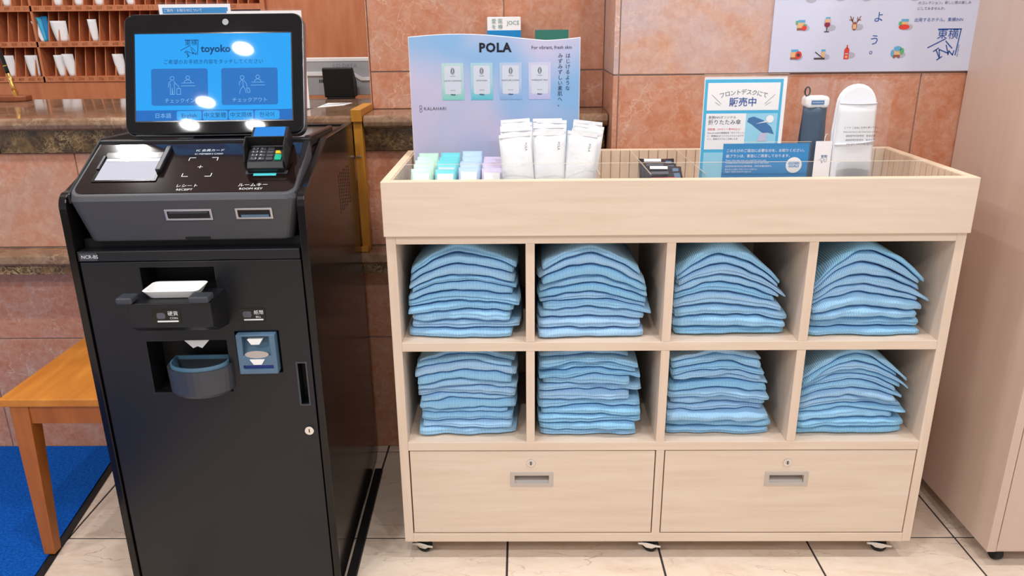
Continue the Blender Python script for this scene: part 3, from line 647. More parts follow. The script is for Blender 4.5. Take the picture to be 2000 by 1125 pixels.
hood.prism([(0.004, 0.0), (0.008, 0.018), (0.036, 0.040), (0.064, 0.042), (0.066, 0.0)], -0.040, -0.037, 'x'); hood.prism([(0.004, 0.0), (0.008, 0.018), (0.036, 0.040), (0.064, 0.042), (0.066, 0.0)], 0.037, 0.040, 'x'); hood.box(-0.040, 0.040, 0.061, 0.064, 0.012, 0.042)
hood.build('privacy_hood', black_mat, cr, 0.0012)

# ------------------------------------------------------------------ wooden stool and blue mat
st = thing('wooden_stool', 'honey coloured wooden stool with tapered legs beside the kiosk', 'stool', (-0.78, 0.22, 0))
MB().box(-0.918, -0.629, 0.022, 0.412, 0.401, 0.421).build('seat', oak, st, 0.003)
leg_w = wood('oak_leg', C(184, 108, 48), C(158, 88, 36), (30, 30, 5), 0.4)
for sx, sy in ((0, 0), (1, 0), (0, 1), (1, 1)):
    xo, yo = (-0.898, -0.633)[sx], (0.026, 0.406)[sy]; dx, dy = (1, -1)[sx], (1, -1)[sy]
    A = [(xo, yo), (xo+dx*0.044, yo), (xo+dx*0.044, yo+dy*0.044), (xo, yo+dy*0.044)]
    xb = xo + dx*0.026*0.6
    B = [(xo+dx*0.010, yo-dy*0.016), (xo+dx*0.037, yo-dy*0.016), (xo+dx*0.037, yo+dy*0.012), (xo+dx*0.010, yo+dy*0.012)]
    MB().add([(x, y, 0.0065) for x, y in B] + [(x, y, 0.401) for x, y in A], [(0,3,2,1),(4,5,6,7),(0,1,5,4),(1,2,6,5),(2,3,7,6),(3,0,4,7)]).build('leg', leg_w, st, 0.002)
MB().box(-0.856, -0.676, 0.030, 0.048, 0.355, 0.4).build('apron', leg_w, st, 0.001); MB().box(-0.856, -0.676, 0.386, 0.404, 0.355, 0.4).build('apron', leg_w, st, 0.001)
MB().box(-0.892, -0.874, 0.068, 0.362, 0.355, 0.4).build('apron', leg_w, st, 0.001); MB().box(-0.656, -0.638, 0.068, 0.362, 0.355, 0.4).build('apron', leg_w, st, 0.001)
mt = thing('entrance_mat', 'blue pile floor mat with black rubber border under the stool', 'mat', (-1.6, 0.0, 0))
MB().prism([(-2.55, -1.35), (-0.66, -1.35), (-0.934, 0.526), (-2.55, 0.526)], 0.0, 0.003, 'z').build('rubber_border', rubber, mt)
MB().prism([(-2.53, -1.33), (-0.682, -1.33), (-0.952, 0.524), (-2.53, 0.524)], 0.003, 0.0065, 'z').build('pile', pile, mt)

# ------------------------------------------------------------------ tall cabinet at the right
cb = thing('storage_cabinet', 'tall pale maple cabinet with plain side panel standing against the marble wall', 'cabinet', (1.62, 0.18, 0))
MB().box(1.367, 1.387, -0.030, 0.405, 0.042, 1.85).build('side_panel', cabinet_wood, cb, 0.0012)
MB().box(1.897, 1.917, -0.030, 0.405, 0.042, 1.85).build('side_panel', cabinet_wood, cb, 0.0012)
MB().box(1.388, 1.896, -0.028, 0.405, 0.042, 0.062).build('bottom_panel', cabinet_wood, cb); MB().box(1.367, 1.917, -0.030, 0.405, 1.851, 1.871).build('top_panel', cabinet_wood, cb, 0.001)
MB().box(1.388, 1.896, 0.39, 0.405, 0.063, 1.85).build('back_panel', cabinet_wood, cb)
for x0, x1, hx in ((1.389, 1.640, 1.62), (1.643, 1.895, 1.66)):
    dd = MB().box(x0, x1, -0.030, -0.012, 0.045, 1.848).build('door', cabinet_wood, cb, 0.0012); MB().box(hx-0.005, hx+0.005, -0.052, -0.030, 0.9, 1.02).build('pull', alu, dd, 0.002)
for x in (1.41, 1.87):
    for y in (0.005, 0.36): MB().cyl((x-0.009, y, 0.021), 0.021, 0.018, 'x', 18).build('caster', rubber, cb, 0.002)

# ------------------------------------------------------------------ poster on the right wall
po = thing('wall_poster', 'large pale lavender poster with rows of pin badge pictures on the marble wall', 'poster', (1.13, WR, 1.103))
YP = WR-0.006
MB().box(0.886, 1.374, YP, WR-0.0005, 1.103, 1.82).build('board', mat('lavender_board', C(206, 210, 232), 0.35), po, 0.0012)
yt = YP-0.0006
text('よ', 0.026, (1.122, yt, 1.227), blue_ink, po); text('う', 0.026, (1.119, yt, 1.175), blue_ink, po); text('。', 0.026, (1.122, yt, 1.153), blue_ink, po)
text('し', 0.026, (1.124, yt, 1.28), blue_ink, po)
text('のコレクション。新しい旅の楽しみ', 0.0078, (1.223, yt, 1.2585), grey_ink, po, space=1.0); text('にしてみませんか。', 0.0078, (1.223, yt, 1.246), grey_ink, po)
text('出発するホテル。東横INN', 0.0098, (1.220, yt, 1.2205), blue_ink, po)
inn_logo(1.300, 1.165, 0.0245, yt, blue_ink, po)
text('toyoko inn', 0.0065, (1.3355, yt, 1.150), blue_ink, po, ry=math.pi/2, al='CENTER')
pm = [mat('pin_blue', C(96, 168, 206), 0.5), mat('pin_tan', C(224, 176, 130), 0.5), mat('pin_brown', C(150, 92, 72), 0.5), mat('pin_red', C(218, 66, 54), 0.5), mat('pin_green', C(96, 170, 120), 0.5), mat('pin_dark', C(70, 60, 66), 0.5), mat('pin_grey_shadow', C(176, 176, 192), 0.5), mat('pin_wine', C(140, 40, 70), 0.5)]
def pin(px, pz, kind):
    g = MB(); y = yt
    R = lambda a, b, c, d, mi, dy=0: g.poly([(px+a, y-dy, pz+c), (px+b, y-dy, pz+c), (px+b, y-dy, pz+d), (px+a, y-dy, pz+d)], mi)
    def E(cx, cz, rx, rz, mi, dy=0.0002): g.poly([(px+cx+rx*math.cos(2*math.pi*i/14), y-dy, pz+cz+rz*math.sin(2*math.pi*i/14)) for i in range(14)], mi)
    E(0.009, -0.008, 0.012, 0.007, 6, 0)
    if kind in ('strawberry', 'car', 'tuna', 'globe', 'daruma'):
        R(-0.009, 0.008, -0.012, 0.004, 1, 0.0002); R(-0.008, 0.009, 0.004, 0.010, 0, 0.0002); R(-0.009, 0.008, -0.013, -0.008, 2, 0.0003)
    if kind == 'strawberry': E(0.008, -0.008, 0.006, 0.006, 3, 0.0004); E(0.009, -0.001, 0.005, 0.002, 4, 0.0005); R(-0.013, -0.008, 0.0, 0.008, 4, 0.0004)
    if kind == 'wine': E(0, 0.004, 0.008, 0.012, 6, 0.0002); E(0, -0.001, 0.007, 0.006, 7, 0.0003); R(-0.001, 0.001, -0.016, -0.006, 5, 0.0003); R(-0.006, 0.006, -0.018, -0.016, 5, 0.0003); R(-0.005, 0.005, 0.004, 0.012, 1, 0.0004); R(-0.005, 0.006, 0.012, 0.016, 0, 0.0004)
    if kind == 'deer':
        E(0, -0.006, 0.006, 0.010, 2, 0.0002); R(-0.004, 0.004, -0.012, -0.002, 1, 0.0003)
        for sg in (-1, 1): g.stroke([(px+sg*0.004, pz+0.002), (px+sg*0.008, pz+0.008), (px+sg*0.012, pz+0.016)], 0.0022, y-0.0003, 2); g.stroke([(px+sg*0.008, pz+0.008), (px+sg*0.013, pz+0.008)], 0.002, y-0.0003, 2); g.stroke([(px+sg*0.006, pz+0.005), (px+sg*0.005, pz+0.014)], 0.002, y-0.0003, 2)
    if kind == 'car': E(0.010, -0.003, 0.008, 0.009, 3, 0.0004); E(0.010, -0.003, 0.004, 0.004, 5, 0.0005)
    if kind == 'bridge': R(-0.016, 0.010, -0.014, -0.010, 5, 0.0003); g.stroke([(px-0.014, pz+0.003), (px+0.004, pz-0.010)], 0.002, y-0.0003, 5); R(0.0, 0.009, -0.010, 0.004, 1, 0.0002); R(0.0, 0.010, 0.004, 0.009, 0, 0.0002)
    if kind == 'doll': R(-0.006, 0.006, -0.017, 0.004, 3, 0.0002); E(0, 0.004, 0.006, 0.006, 3, 0.0003); R(-0.0015, 0.0015, 0.008, 0.016, 3, 0.0003); R(-0.004, 0.004, -0.006, -0.003, 6, 0.0004); R(-0.003, 0.003, -0.014, -0.009, 1, 0.0004)
    if kind == 'tuna': E(0.0, -0.008, 0.013, 0.006, 3, 0.0004); E(-0.010, 0.0, 0.004, 0.005, 4, 0.0004)
    if kind == 'globe': E(-0.011, -0.004, 0.004, 0.008, 0, 0.0004); E(0.011, 0.0, 0.005, 0.008, 4, 0.0004); E(0, 0.006, 0.009, 0.006, 0, 0.0004); E(-0.006, -0.013, 0.003, 0.003, 2, 0.0005); E(0.005, -0.013, 0.003, 0.003, 2, 0.0005)
    if kind == 'plain': E(0, 0, 0.010, 0.008, 4, 0.0003); E(0.002, 0.002, 0.005, 0.006, 2, 0.0004)
    if kind == 'box': R(-0.011, 0.011, -0.008, 0.008, 3, 0.0003); R(-0.009, 0.009, -0.001, 0.007, 1, 0.0004)
    g.build('printed_pin', pm, po)
for px, pz, kd in ((0.953, 1.2135, 'strawberry'), (1.015, 1.2135, 'wine'), (1.080, 1.2145, 'deer'), (0.944, 1.1465, 'car'), (1.008, 1.147, 'bridge'), (1.069, 1.150, 'doll'), (1.198, 1.2135, 'tuna'), (1.190, 1.150, 'globe'),
                   (0.962, 1.277, 'plain'), (1.030, 1.280, 'plain'), (1.092, 1.279, 'box'), (1.205, 1.279, 'box')): pin(px, pz, kd)

# ------------------------------------------------------------------ amenity rack
RD = 0.385
rk = thing('amenity_rack', 'pale maple amenity rack on casters with eight cubbies, two drawers and open top tray', 'rack', (0.6, 0.2, 0))
for x0, x1 in ((0.0, 0.0205), (1.181, 1.2015)): MB().box(x0, x1, 0.0, RD, 0.05, 0.8065).build('side_panel', maple_v, rk, 0.0012)
def board(name, x0, x1, z0, z1, y0=0.0, y1=RD, m=maple): return MB().box(x0, x1, y0, y1, z0, z1).build(name, m, rk, 0.0008)
IX0, IX1 = 0.0206, 1.1809
board('top_panel', IX0, IX1, 0.7885, 0.8065); board('shelf', IX0, IX1, 0.545, 0.5655); board('shelf', IX0, IX1, 0.298, 0.3195); board('bottom_panel', IX0, IX1, 0.05, 0.0725)
board('back_panel', IX0, IX1, 0.0726, 0.7884, RD-0.008, RD-0.0005, maple_v)
DX = [(0.2915, 0.3105), (0.586, 0.605), (0.881, 0.9005)]
for a, b in DX:
    board('cubby_divider', a, b, 0.5656, 0.7884, 0.0005, RD-0.009, maple_v); board('cubby_divider', a, b, 0.3196, 0.5449, 0.0005, RD-0.009, maple_v)
board('drawer_divider', 0.588, 0.6065, 0.0726, 0.2979, 0.0005, RD-0.009, maple_v)
for x0, x1, cx in ((0.0235, 0.5855, 0.3035), (0.609, 1.1785, 0.891)):
    hz = (cx-0.0405, cx+0.0405, 0.2115, 0.233)
    dr = MB().frame(x0, x1, 0.0755, 0.2955, [hz], 0.001, 0.019).build('drawer', maple, rk, 0.0008)
    hd_ = MB().frame(cx-0.0495, cx+0.0495, 0.203, 0.2405, [(hz[0]+0.001, hz[1]-0.001, hz[2]+0.001, hz[3]-0.001)], -0.001, 0.0025).build('pull_frame', alu, dr, 0.0006)
    MB().box(hz[0]+0.0005, hz[1]-0.0005, 0.016, 0.0185, hz[2]+0.0005, hz[3]-0.0005).build('pull_recess', alu_in, dr)
    MB().prism([(0.0165, hz[2]+0.001), (0.002, hz[2]+0.001), (0.004, hz[2]+0.006), (0.0165, hz[2]+0.010)], hz[0]+0.001, hz[1]-0.001, 'x').build('pull_lip', alu, dr)
    MB().cyl((cx-0.002, -0.0025, 0.266), 0.0095, 0.0035, 'y', 24).build('lock', chrome, dr, 0.0006)
    MB().box(cx-0.0032, cx-0.0008, -0.0031, -0.0025, 0.2615, 0.2705).build('key_slit', black_mat, dr); MB().cyl((cx-0.002, -0.0029, 0.266), 0.0052, 0.0004, 'y', 20).build('lock_core', alu, dr)
# tray: rim boards and upright slats lining the inside
TX0, TX1, TY0, TY1, TZ0, TZ1 = -0.0024, 1.2039, -0.0077, 0.4045, 0.807, 0.922
MB().box(TX0, TX1, TY0, TY0+0.019, TZ0, TZ1).build('tray_front', maple, rk, 0.0012)
MB().box(TX0, TX1, TY1-0.016, TY1, TZ0, TZ1).build('tray_back', maple_e, rk, 0.0012)
MB().box(TX0, TX0+0.017, TY0+0.0192, TY1-0.0162, TZ0, TZ1).build('tray_side', maple_e, rk, 0.0012); MB().box(TX1-0.017, TX1, TY0+0.0192, TY1-0.0162, TZ0, TZ1).build('tray_side', maple_e, rk, 0.0012)
MB().box(TX0+0.017, TX1-0.017, TY0+0.0192, TY1-0.0162, TZ0, 0.838).build('tray_floor', maple, rk)
MB().box(TX0+0.002, TX1-0.002, TY0+0.0045, TY0+0.0185, TZ1, TZ1+0.0004).build('rim_edge', maple_e, rk)
slat_m = wood('slat_maple', C(220, 198, 176), C(210, 186, 162), (60, 60, 6))
nS = 50; wS = (TX1-TX0-0.036)/nS; sm = None
for i in range(nS):
    x = TX0+0.018+i*wS
    if sm is None: o = MB().box(0.0011, wS-0.0011, 0, 0.0045, 0, TZ1-0.8395).build('slat', slat_m, rk, 0.0006, loc=(x-0.6, TY1-0.0208-0.2, 0.8385)); sm = o.data
    else: put('slat', sm, rk, 0.0006, loc=(x-0.6, TY1-0.0208-0.2, 0.8385))
for sx in (0, 1):
    for i in range(14):
        y = TY0+0.021+i*0.0258
        put('slat', sm, rk, 0.0006, loc=((TX0+0.0218 if sx == 0 else TX1-0.0173)-0.6, y-0.2, 0.8385), rot=(0, 0, math.pi/2))
# casters
for cx in (0.045, 0.596, 1.150):
    for cy in (0.034, 0.335):
        cs = MB().cyl((-0.008, 0, 0.0185), 0.0185, 0.016, 'x', 20).build('caster_wheel', rubber, rk, 0.002, loc=(cx-0.6-0.004, cy-0.2, 0), rot=(0, 0, math.radians(70)))
        MB().prism([(-0.028, 0.022), (-0.016, 0.020), (-0.007, 0.0135), (0.007, 0.0135), (0.016, 0.019), (0.026, 0.018), (0.028, 0.023), (0.016, 0.026), (0.007, 0.028), (-0.007, 0.028), (-0.016, 0.027), (-0.028, 0.028)], -0.0130, -0.0095, 'x').build('brake_lever', chrome, cs, 0.001)
        MB().prism([(-0.012, 0.012), (0.012, 0.012), (0.014, 0.044), (-0.014, 0.044)], 0.0085, 0.0105, 'x').build('fork', chrome, cs)
        MB().box(-0.016, 0.016, -0.016, 0.016, 0.0445, 0.0495).build('plate', chrome, cs)

# ------------------------------------------------------------------ folded nightshirts
ORD = ['lowest', 'second', 'third', 'fourth', 'fifth', 'sixth', 'seventh', 'eighth', 'ninth', 'tenth', 'eleventh', 'twelfth', 'thirteenth', 'fourteenth']
def shirt_stack(row, colname, xa, xb, zb, zc, n, dl, dr, peak, seed, lean=(0.0, 0.0), fronts=0.03, depth=0.29, tops=None):
    """xa..xb width of the stack, zb base, zc top height at the peak; dl, dr: how far the top sinks at the left and right side"""
    rnd = random.Random(seed); H = zc-zb
    cl, cr_ = next((a, b) for a, b in ((0.0206, 0.2915), (0.3105, 0.586), (0.605, 0.881), (0.9005, 1.181)) if a < (xa+xb)/2 < b)
    NX, NY, ML = 34, 9, 9
    th = [0.72+0.6*rnd.random() for _ in range(n)]; tot = sum(th); cum = [0]
    for t in th: cum.append(cum[-1]+t/tot)
    ph = [rnd.uniform(0, 50) for _ in range(n+1)]
    def S(kk, x, y):                  # surface under shirt kk
        f = cum[kk]
        u = (x-xa)/(xb-xa)
        if u < peak: d = dl*(abs(peak-u)/peak)**1.7
        else: d = dr*(abs(u-peak)/(1-peak))**1.7
        d = min(d, 0.9)
        g = f**0.45
        back = 0.06*g*max(0, (y-0.08))/0.25
        w = 0.0050*noise.noise((x*13+ph[kk], y*7, ph[kk]))*min(1, f*6) + 0.0030*noise.noise((x*38, y*9+ph[kk], 3.1))*min(1, f*6)
        z = zb + H*f*(1 - d*g - back) + w*(0 if kk == 0 else 1)
        return z if kk == 0 else max(z, S(kk-1, x, y) + 0.0062)
    for kk in range(n):
        f = cum[kk+1]
        jx0, jx1 = rnd.uniform(-0.006, 0.008), rnd.uniform(-0.013, 0.007)
        x0 = xa + jx0 + lean[0]*f; x1 = xb + jx1 + lean[1]*f
        x1 -= 0.016*(rnd.random() < 0.25)
        x0 = max(x0, cl+0.006); x1 = min(x1, cr_-0.006)
        yf = fronts + rnd.uniform(-0.008, 0.010); yb = yf + depth; sk = rnd.uniform(-0.012, 0.012)
        tl = rnd.uniform(0.35, 0.6); gro = rnd.random()*0.75; seed2 = rnd.uniform(0, 90); ply = rnd.choice((2, 2, 3))
        zmin = lambda x, y: S(kk, x, y) + 0.0008
        zmax = lambda x, y: S(kk+1, x, y)
        vs = []; fs = []
        def pos(i, j):
            s, t = i/(NX-1)*2-1, j/(NY-1)*2-1
            r = 0.0065
            x = (x0+x1)/2 + s*((x1-x0)/2-r)*(1-0.012*abs(t)**6); y = (yf+yb)/2 + t*((yb-yf)/2-r)*(1-0.010*abs(s)**10) + sk*s*0.5*(1-t)/2
            y += 0.008*noise.noise((x*22, seed2, kk))*(1-t)/2
            return x, y
        top = {}; bot = {}
        for j in range(NY):
            for i in range(NX):
                x, y = pos(i, j); a, b = zmin(x, y), zmax(x, y)
                if b-a < 0.006: b = a+0.006
                edge = (i in (0, NX-1)) or (j in (0, NY-1)); pad = 0.08 if edge else 0.0
                wr_ = 0.0
                if kk == n-1: wr_ = 0.003*noise.noise((x*20, y*20, seed2))
                top[i, j] = len(vs); vs.append((x, y, b-(b-a)*pad+wr_)); bot[i, j] = len(vs); vs.append((x, y, a+(b-a)*pad))
        for j in range(NY-1):
            for i in range(NX-1):
                fs.append((top[i, j], top[i+1, j], top[i+1, j+1], top[i, j+1])); fs.append((bot[i, j], bot[i, j+1], bot[i+1, j+1], bot[i+1, j]))
        per = [(i, 0) for i in range(NX)] + [(NX-1, j) for j in range(1, NY)] + [(i, NY-1) for i in range(NX-2, -1, -1)] + [(0, j) for j in range(NY-2, 0, -1)]
        cols = []
        for (i, j) in per:
            xt, yt_, zt = vs[top[i, j]]; _, _, zo = vs[bot[i, j]]
            nx = -1 if i == 0 else (1 if i == NX-1 else 0); ny = -1 if j == 0 else (1 if j == NY-1 else 0)
            L = math.hypot(nx, ny); nx, ny = nx/L, ny/L; col = [bot[i, j]]
            for q in range(1, ML):
                w = q/ML; rr = min(0.011, (zt-zo)*0.55)
                if ny < 0 and nx == 0: off = rr*math.sqrt(max(0, 1-(2*w-1)**2))*(1-gro*math.exp(-((w-tl)/0.11)**2))
                elif ny != 0 and nx != 0: off = rr*0.8*math.sqrt(max(0, 1-(2*w-1)**2))
                else: off = rr*(0.25+0.75*abs(math.sin(math.pi*ply*w))**0.7)*0.9
                off += 0.0015*noise.noise((xt*40, yt_*40, w*3+seed2))
                X_, Y_ = xt+nx*off, yt_+ny*off; za, zb_ = zmin(X_, Y_), zmax(X_, Y_)
                za, zb_ = za+(zb_-za)*0.08, zb_-(zb_-za)*0.08
                col.append(len(vs)); vs.append((X_, Y_, za+(zb_-za)*w))
            col.append(top[i, j]); cols.append(col)
        for a, b in zip(cols, cols[1:]+cols[:1]):
            for q in range(ML): fs.append((a[q], b[q], b[q+1], a[q+1]))
        ox, oy, oz = (xa+xb)/2, 0.15, zb
        o = MB().add([(x-ox, y-oy, z-oz) for x, y, z in vs], fs).build('folded_nightshirt', shirt_m, None, smooth=True, loc=(ox, oy, oz))
        which = 'topmost' if kk == n-1 else ORD[kk]
        lab = 'folded blue striped nightshirt, %s%s in the %s cubby %s the kiosk' % (which, '' if kk in (0, n-1) else ' from the bottom', row, colname)
        tag(o, lab, 'nightshirt', 'folded nightshirts in the rack cubbies')
UZ, LZ = 0.5657, 0.3197
shirt_stack('upper', 'nearest', 0.036, 0.281, UZ, 0.7795, 10, 0.30, 0.22, 0.45, 11)
shirt_stack('upper', 'second from', 0.318, 0.566, UZ, 0.7795, 10, 0.24, 0.40, 0.42, 12, (0.0, -0.006))
shirt_stack('upper', 'third from', 0.612, 0.862, UZ, 0.7795, 9, 0.30, 0.52, 0.38, 13, (-0.002, -0.006))
shirt_stack('upper', 'fourth from', 0.908, 1.160, UZ, 0.777, 9, 0.46, 0.44, 0.40, 14, (0.0, 0.008))
shirt_stack('lower', 'nearest', 0.048, 0.272, LZ, 0.5375, 12, 0.14, 0.12, 0.5, 15, (-0.006, 0.0))
shirt_stack('lower', 'second from', 0.322, 0.556, LZ, 0.5375, 12, 0.08, 0.12, 0.5, 16, (-0.002, -0.004))
shirt_stack('lower', 'third from', 0.612, 0.858, LZ, 0.5375, 12, 0.10, 0.20, 0.45, 17, (0.0, -0.030))
shirt_stack('lower', 'fourth from', 0.906, 1.156, LZ, 0.5375, 12, 0.36, 0.40, 0.45, 23, (0.0, -0.004))

# ------------------------------------------------------------------ things in the tray
TF = 0.8384   # tray floor
pb = thing('display_board', 'pastel blue cosmetics display board with four printed sachets standing in the tray', 'display', (0.22, 0.30, TF))
YB = 0.30
edge = [(0.027, TF), (0.419, TF)]
for i in range(25):
    t = 1-i/24; x = 0.027+(0.392)*t
    edge.append((x, 1.193 + 0.0085*math.sin((t*1.25+0.06)*math.pi*1.15) - 0.004*t + (0.010*max(0, t-0.8)/0.2)))
MB().prism(edge, YB, YB+0.004, 'y').build('panel', pastel, pb)
MB().prism([(x+(0.0012 if x > 0.2 else -0.0012), z+(0.0015 if z > 1 else 0)) for x, z in edge], YB+0.001, YB+0.0052, 'y').build('backing', paper, pb)
MB().prism([(YB+0.005, TF), (YB+0.075, TF), (YB+0.005, TF+0.22)], 0.20, 0.203, 'x').build('easel', paper, pb)
ys = YB-0.0006
text('POLA', 0.0275, (0.2245, ys, 1.170), mat('black_ink', C(14, 20, 38), 0.6), pb, al='CENTER', bold=0.0011, space=1.12)
text('For vibrant, fresh skin', 0.0105, (0.401, ys, 1.170), dark_ink, pb, al='RIGHT')
for col, xx in (('はじけるような', 0.392), ('みずみずしい素肌へ。', 0.3745)):
    for i, chh in enumerate(col): text(chh, 0.0115, (xx, ys, 1.151-i*0.0121), dark_ink, pb, al='CENTER')
text('KALAHARI', 0.0105, (0.055, ys, 1.035), grey_ink, pb, space=1.1)
g = MB()
for cz in (1.039, 1.031): g.stroke([(0.048+0.003*math.cos(2*math.pi*i/8), cz+0.004*math.sin(2*math.pi*i/8)) for i in range(9)], 0.0008, ys)
g.build('emblem', grey_ink, pb)
def grad(name, c0, c1):
    m = mat(name, c0, 0.4); v = coords(m, (1, 1, 1)); sp = nd(m, 'ShaderNodeSeparateXYZ'); lk(m, v, sp.inputs[0])
    mr = nd(m, 'ShaderNodeMapRange'); mr.inputs[1].default_value = 1.05; mr.inputs[2].default_value = 1.14; lk(m, sp.outputs[2], mr.inputs[0])
    setcol(m, ramp(m, mr.outputs[0], [(0.0, c0), (0.45, c1), (1.0, c1)])); return m
pale_print = mat('silver_print', C(206, 212, 226), 0.4)
for i, (nm, t, c) in enumerate((('mint', 'LIQUID CLEANSING', C(120, 200, 190)), ('teal', 'FACE WASH', C(70, 186, 204)), ('blue', 'MOISTURE LOTION', C(120, 166, 216)), ('lilac', 'OVERNIGHT MILK', C(176, 178, 222)))):
    x = 0.1255+i*0.0672; z0, z1 = 1.0545, 1.1375
    gp = grad('printed_'+nm, c, (c[0]*0.5+0.36, c[1]*0.5+0.36, c[2]*0.5+0.40, 1))
    MB().box(x-0.0255, x+0.0255, YB-0.0006, YB, z0, z1).build('printed_sachet', gp, pb)
    MB().rrect(x-0.0190, x+0.0190, z0+0.013, z1-0.006, 0.004, YB-0.0008, YB-0.0005).build('sachet_face', pale_print, pb)
    text(t, 0.0046, (x, YB-0.0011, 1.098), grey_ink, pb, al='CENTER'); text('POLA', 0.0042, (x, YB-0.0011, 1.0665), dark_ink, pb, al='CENTER', bold=0.0002); text('FOR FACE', 0.0026, (x, YB-0.0011, 1.0765), grey_ink, pb, al='CENTER'); text('KALAHARI', 0.0025, (x, YB-0.0011, 1.1085), grey_ink, pb, al='CENTER')
    e = MB()
    for a in range(3): e.stroke([(x+0.0042*(1-0.25*a)*math.cos(2*math.pi*q/10), 1.1195+0.0075*(1-0.3*a)*math.sin(2*math.pi*q/10)) for q in range(11)], 0.0007, YB-0.0011)
    e.build('emblem', grey_ink, pb)
# real sachets, filed leaning in four rows
NTH = ['front', 'second', 'third', 'fourth', 'fifth', 'sixth']
def pouch_mesh(w, h, th, seal=0.006, wob=0.0, seed=0):
    nx, nz = 8, 9; vs = []; fs = []
    for sgn in (-1, 1):
        for j in range(nz):
            for i in range(nx):
                u, v = i/(nx-1)*2-1, j/(nz-1)
                b = (max(0, 1-u**4))*(math.sin(math.pi*min(1, max(0, (v-0.03)/0.90)))**0.6 if 0.03 < v < 0.93 else 0)
                vs.append((u*w/2, sgn*(th/2*b+0.0003) + wob*noise.noise((u*1.3, v*2.2, seed)), v*h))
    N = nx*nz
    for j in range(nz-1):
        for i in range(nx-1):
            a = j*nx+i; fs += [(a, a+1, a+nx+1, a+nx), (N+a, N+a+nx, N+a+nx+1, N+a+1)]
    rim = [i for i in range(nx)] + [j*nx+nx-1 for j in range(1, nz)] + [(nz-1)*nx+i for i in range(nx-2, -1, -1)] + [j*nx for j in range(nz-2, 0, -1)]
    for a, b in zip(rim, rim[1:]+rim[:1]): fs.append((a, b, N+b, N+a))
    return MB().add(vs, fs)
cols = [('mint green', 0.0705, C(186, 228, 208)), ('teal', 0.1217, C(110, 206, 216)), ('light blue', 0.1722, C(178, 206, 238)), ('lilac', 0.2215, C(206, 196, 226))]
for ci, (cn, x, c) in enumerate(cols):
    cm = mat('foil_'+cn.replace(' ', '_'), c, 0.35); nn = (5, 5, 5, 4)[ci]
    for q in range(nn):
        y = 0.046+q*0.029; lean = math.radians(34+random.uniform(-3, 3))
        s_ = thing('sachet', '%s skincare sachet filed in the tray, %s of its row' % (cn, NTH[q] if q == 0 else NTH[q]+' from the front'), 'sachet', (x+random.uniform(-0.001, 0.001), y, TF+0.0145), 0, 'skincare sachets in the tray', world=False)
        s_.rotation_euler = (-lean, 0, random.uniform(-0.012, 0.012))
        h = 0.094+0.004*q+random.uniform(-0.003, 0.003)
        pouch_mesh(0.0445, h, 0.007, seed=q).build('foil', cm, s_, smooth=True)
        MB().box(-0.017, 0.017, -0.0052, -0.0046, h*0.35, h*0.86).build('face_print', pale_print if q else paper, s_)
bin_ = thing('acrylic_bin', 'clear acrylic bin with partitions holding the sachets', 'bin', (0.145, 0.1, TF))
MB().box(0.043, 0.248, 0.0285, 0.0300, TF+0.0005, 0.926).build('front', acrylic, bin_); MB().box(0.0453, 0.2455, 0.0302, 0.26, TF+0.0005, TF+0.013).build('floor_plate', acrylic, bin_)
for x in (0.0445, 0.0965, 0.147, 0.1965, 0.2465): MB().box(x-0.0008, x+0.0008, 0.0302, 0.26, TF+0.0005, 0.915).build('partition', acrylic, bin_)
# white pouches
pouch_white = mat('white_film_pouch', C(236, 238, 242), 0.25)
bump(pouch_white, noi(pouch_white, coords(pouch_white, (1, 1, 1)), 24.0, 3), 0.6, 0.006)
for ri in range(5):
    for ci in range(3):
        if ci == 2 and ri > 3: continue
        x = 0.2835 + (0, 0.061, 0.115)[ci] + (0.005*ri if ci == 2 else 0) + random.uniform(-0.003, 0.003); y = 0.062+ri*0.034 + (0.004 if ci == 1 else 0)
        lean = math.radians((4, 3, 2)[ci] + ri*1.5); rz = math.radians((2, -2, -22)[ci]+random.uniform(-4, 4)); tilt = math.radians((-3, 0.5, 5)[ci]+random.uniform(-1.5, 1.5))
        s_ = thing('white_pouch', 'white film pouch standing in the tray, %s row, %s' % (NTH[ri], ('next to the sachets', 'in the middle', 'by the clear divider')[ci]), 'pouch', (x, y, TF+0.006), 0, 'white pouches in the tray', world=False)
        s_.rotation_euler = (-lean, tilt, rz)
        hh = 0.158+ri*0.004+random.uniform(-0.003, 0.004)
        pm_ = pouch_mesh(0.066, hh, 0.020, wob=0.004, seed=ri*3+ci).build('film', pouch_white, s_, smooth=True)
        MB().box(-0.033, 0.033, -0.0016, 0.0016, hh-0.003, hh+0.004).build('top_seal', pouch_white, s_)
        text('POLA', 0.0068, (0.021, -0.0062-0.004, hh-0.024), dark_ink, s_, ry=math.pi/2, al='CENTER')
# clear dividers standing in the tray
lf = thing('acrylic_front_strip', 'long clear acrylic strip standing behind the tray front', 'divider', (0.6, 0.03, TF))
MB().box(0.030, 1.104, 0.0235, 0.0258, TF+0.0003, 0.951).build('sheet', acrylic, lf); MB().box(0.030, 1.104, 0.0235, 0.0258, 0.951, 0.9518).build('edge', acrylic_edge, lf)
for x, lb_ in ((0.445, 'clear acrylic divider beside the white pouches'), (0.550, 'clear acrylic divider crossing the razor compartment'), (0.662, 'clear acrylic divider beside the umbrella poster')):
    a = thing('acrylic_divider', lb_, 'divider', (x, 0.2, TF))
    MB().box(x-0.001, x+0.001, 0.030, 0.376, TF+0.0003, 0.926).build('sheet', acrylic, a); MB().box(x-0.001, x+0.001, 0.030, 0.376, 0.926, 0.9272).build('edge', acrylic_edge, a)
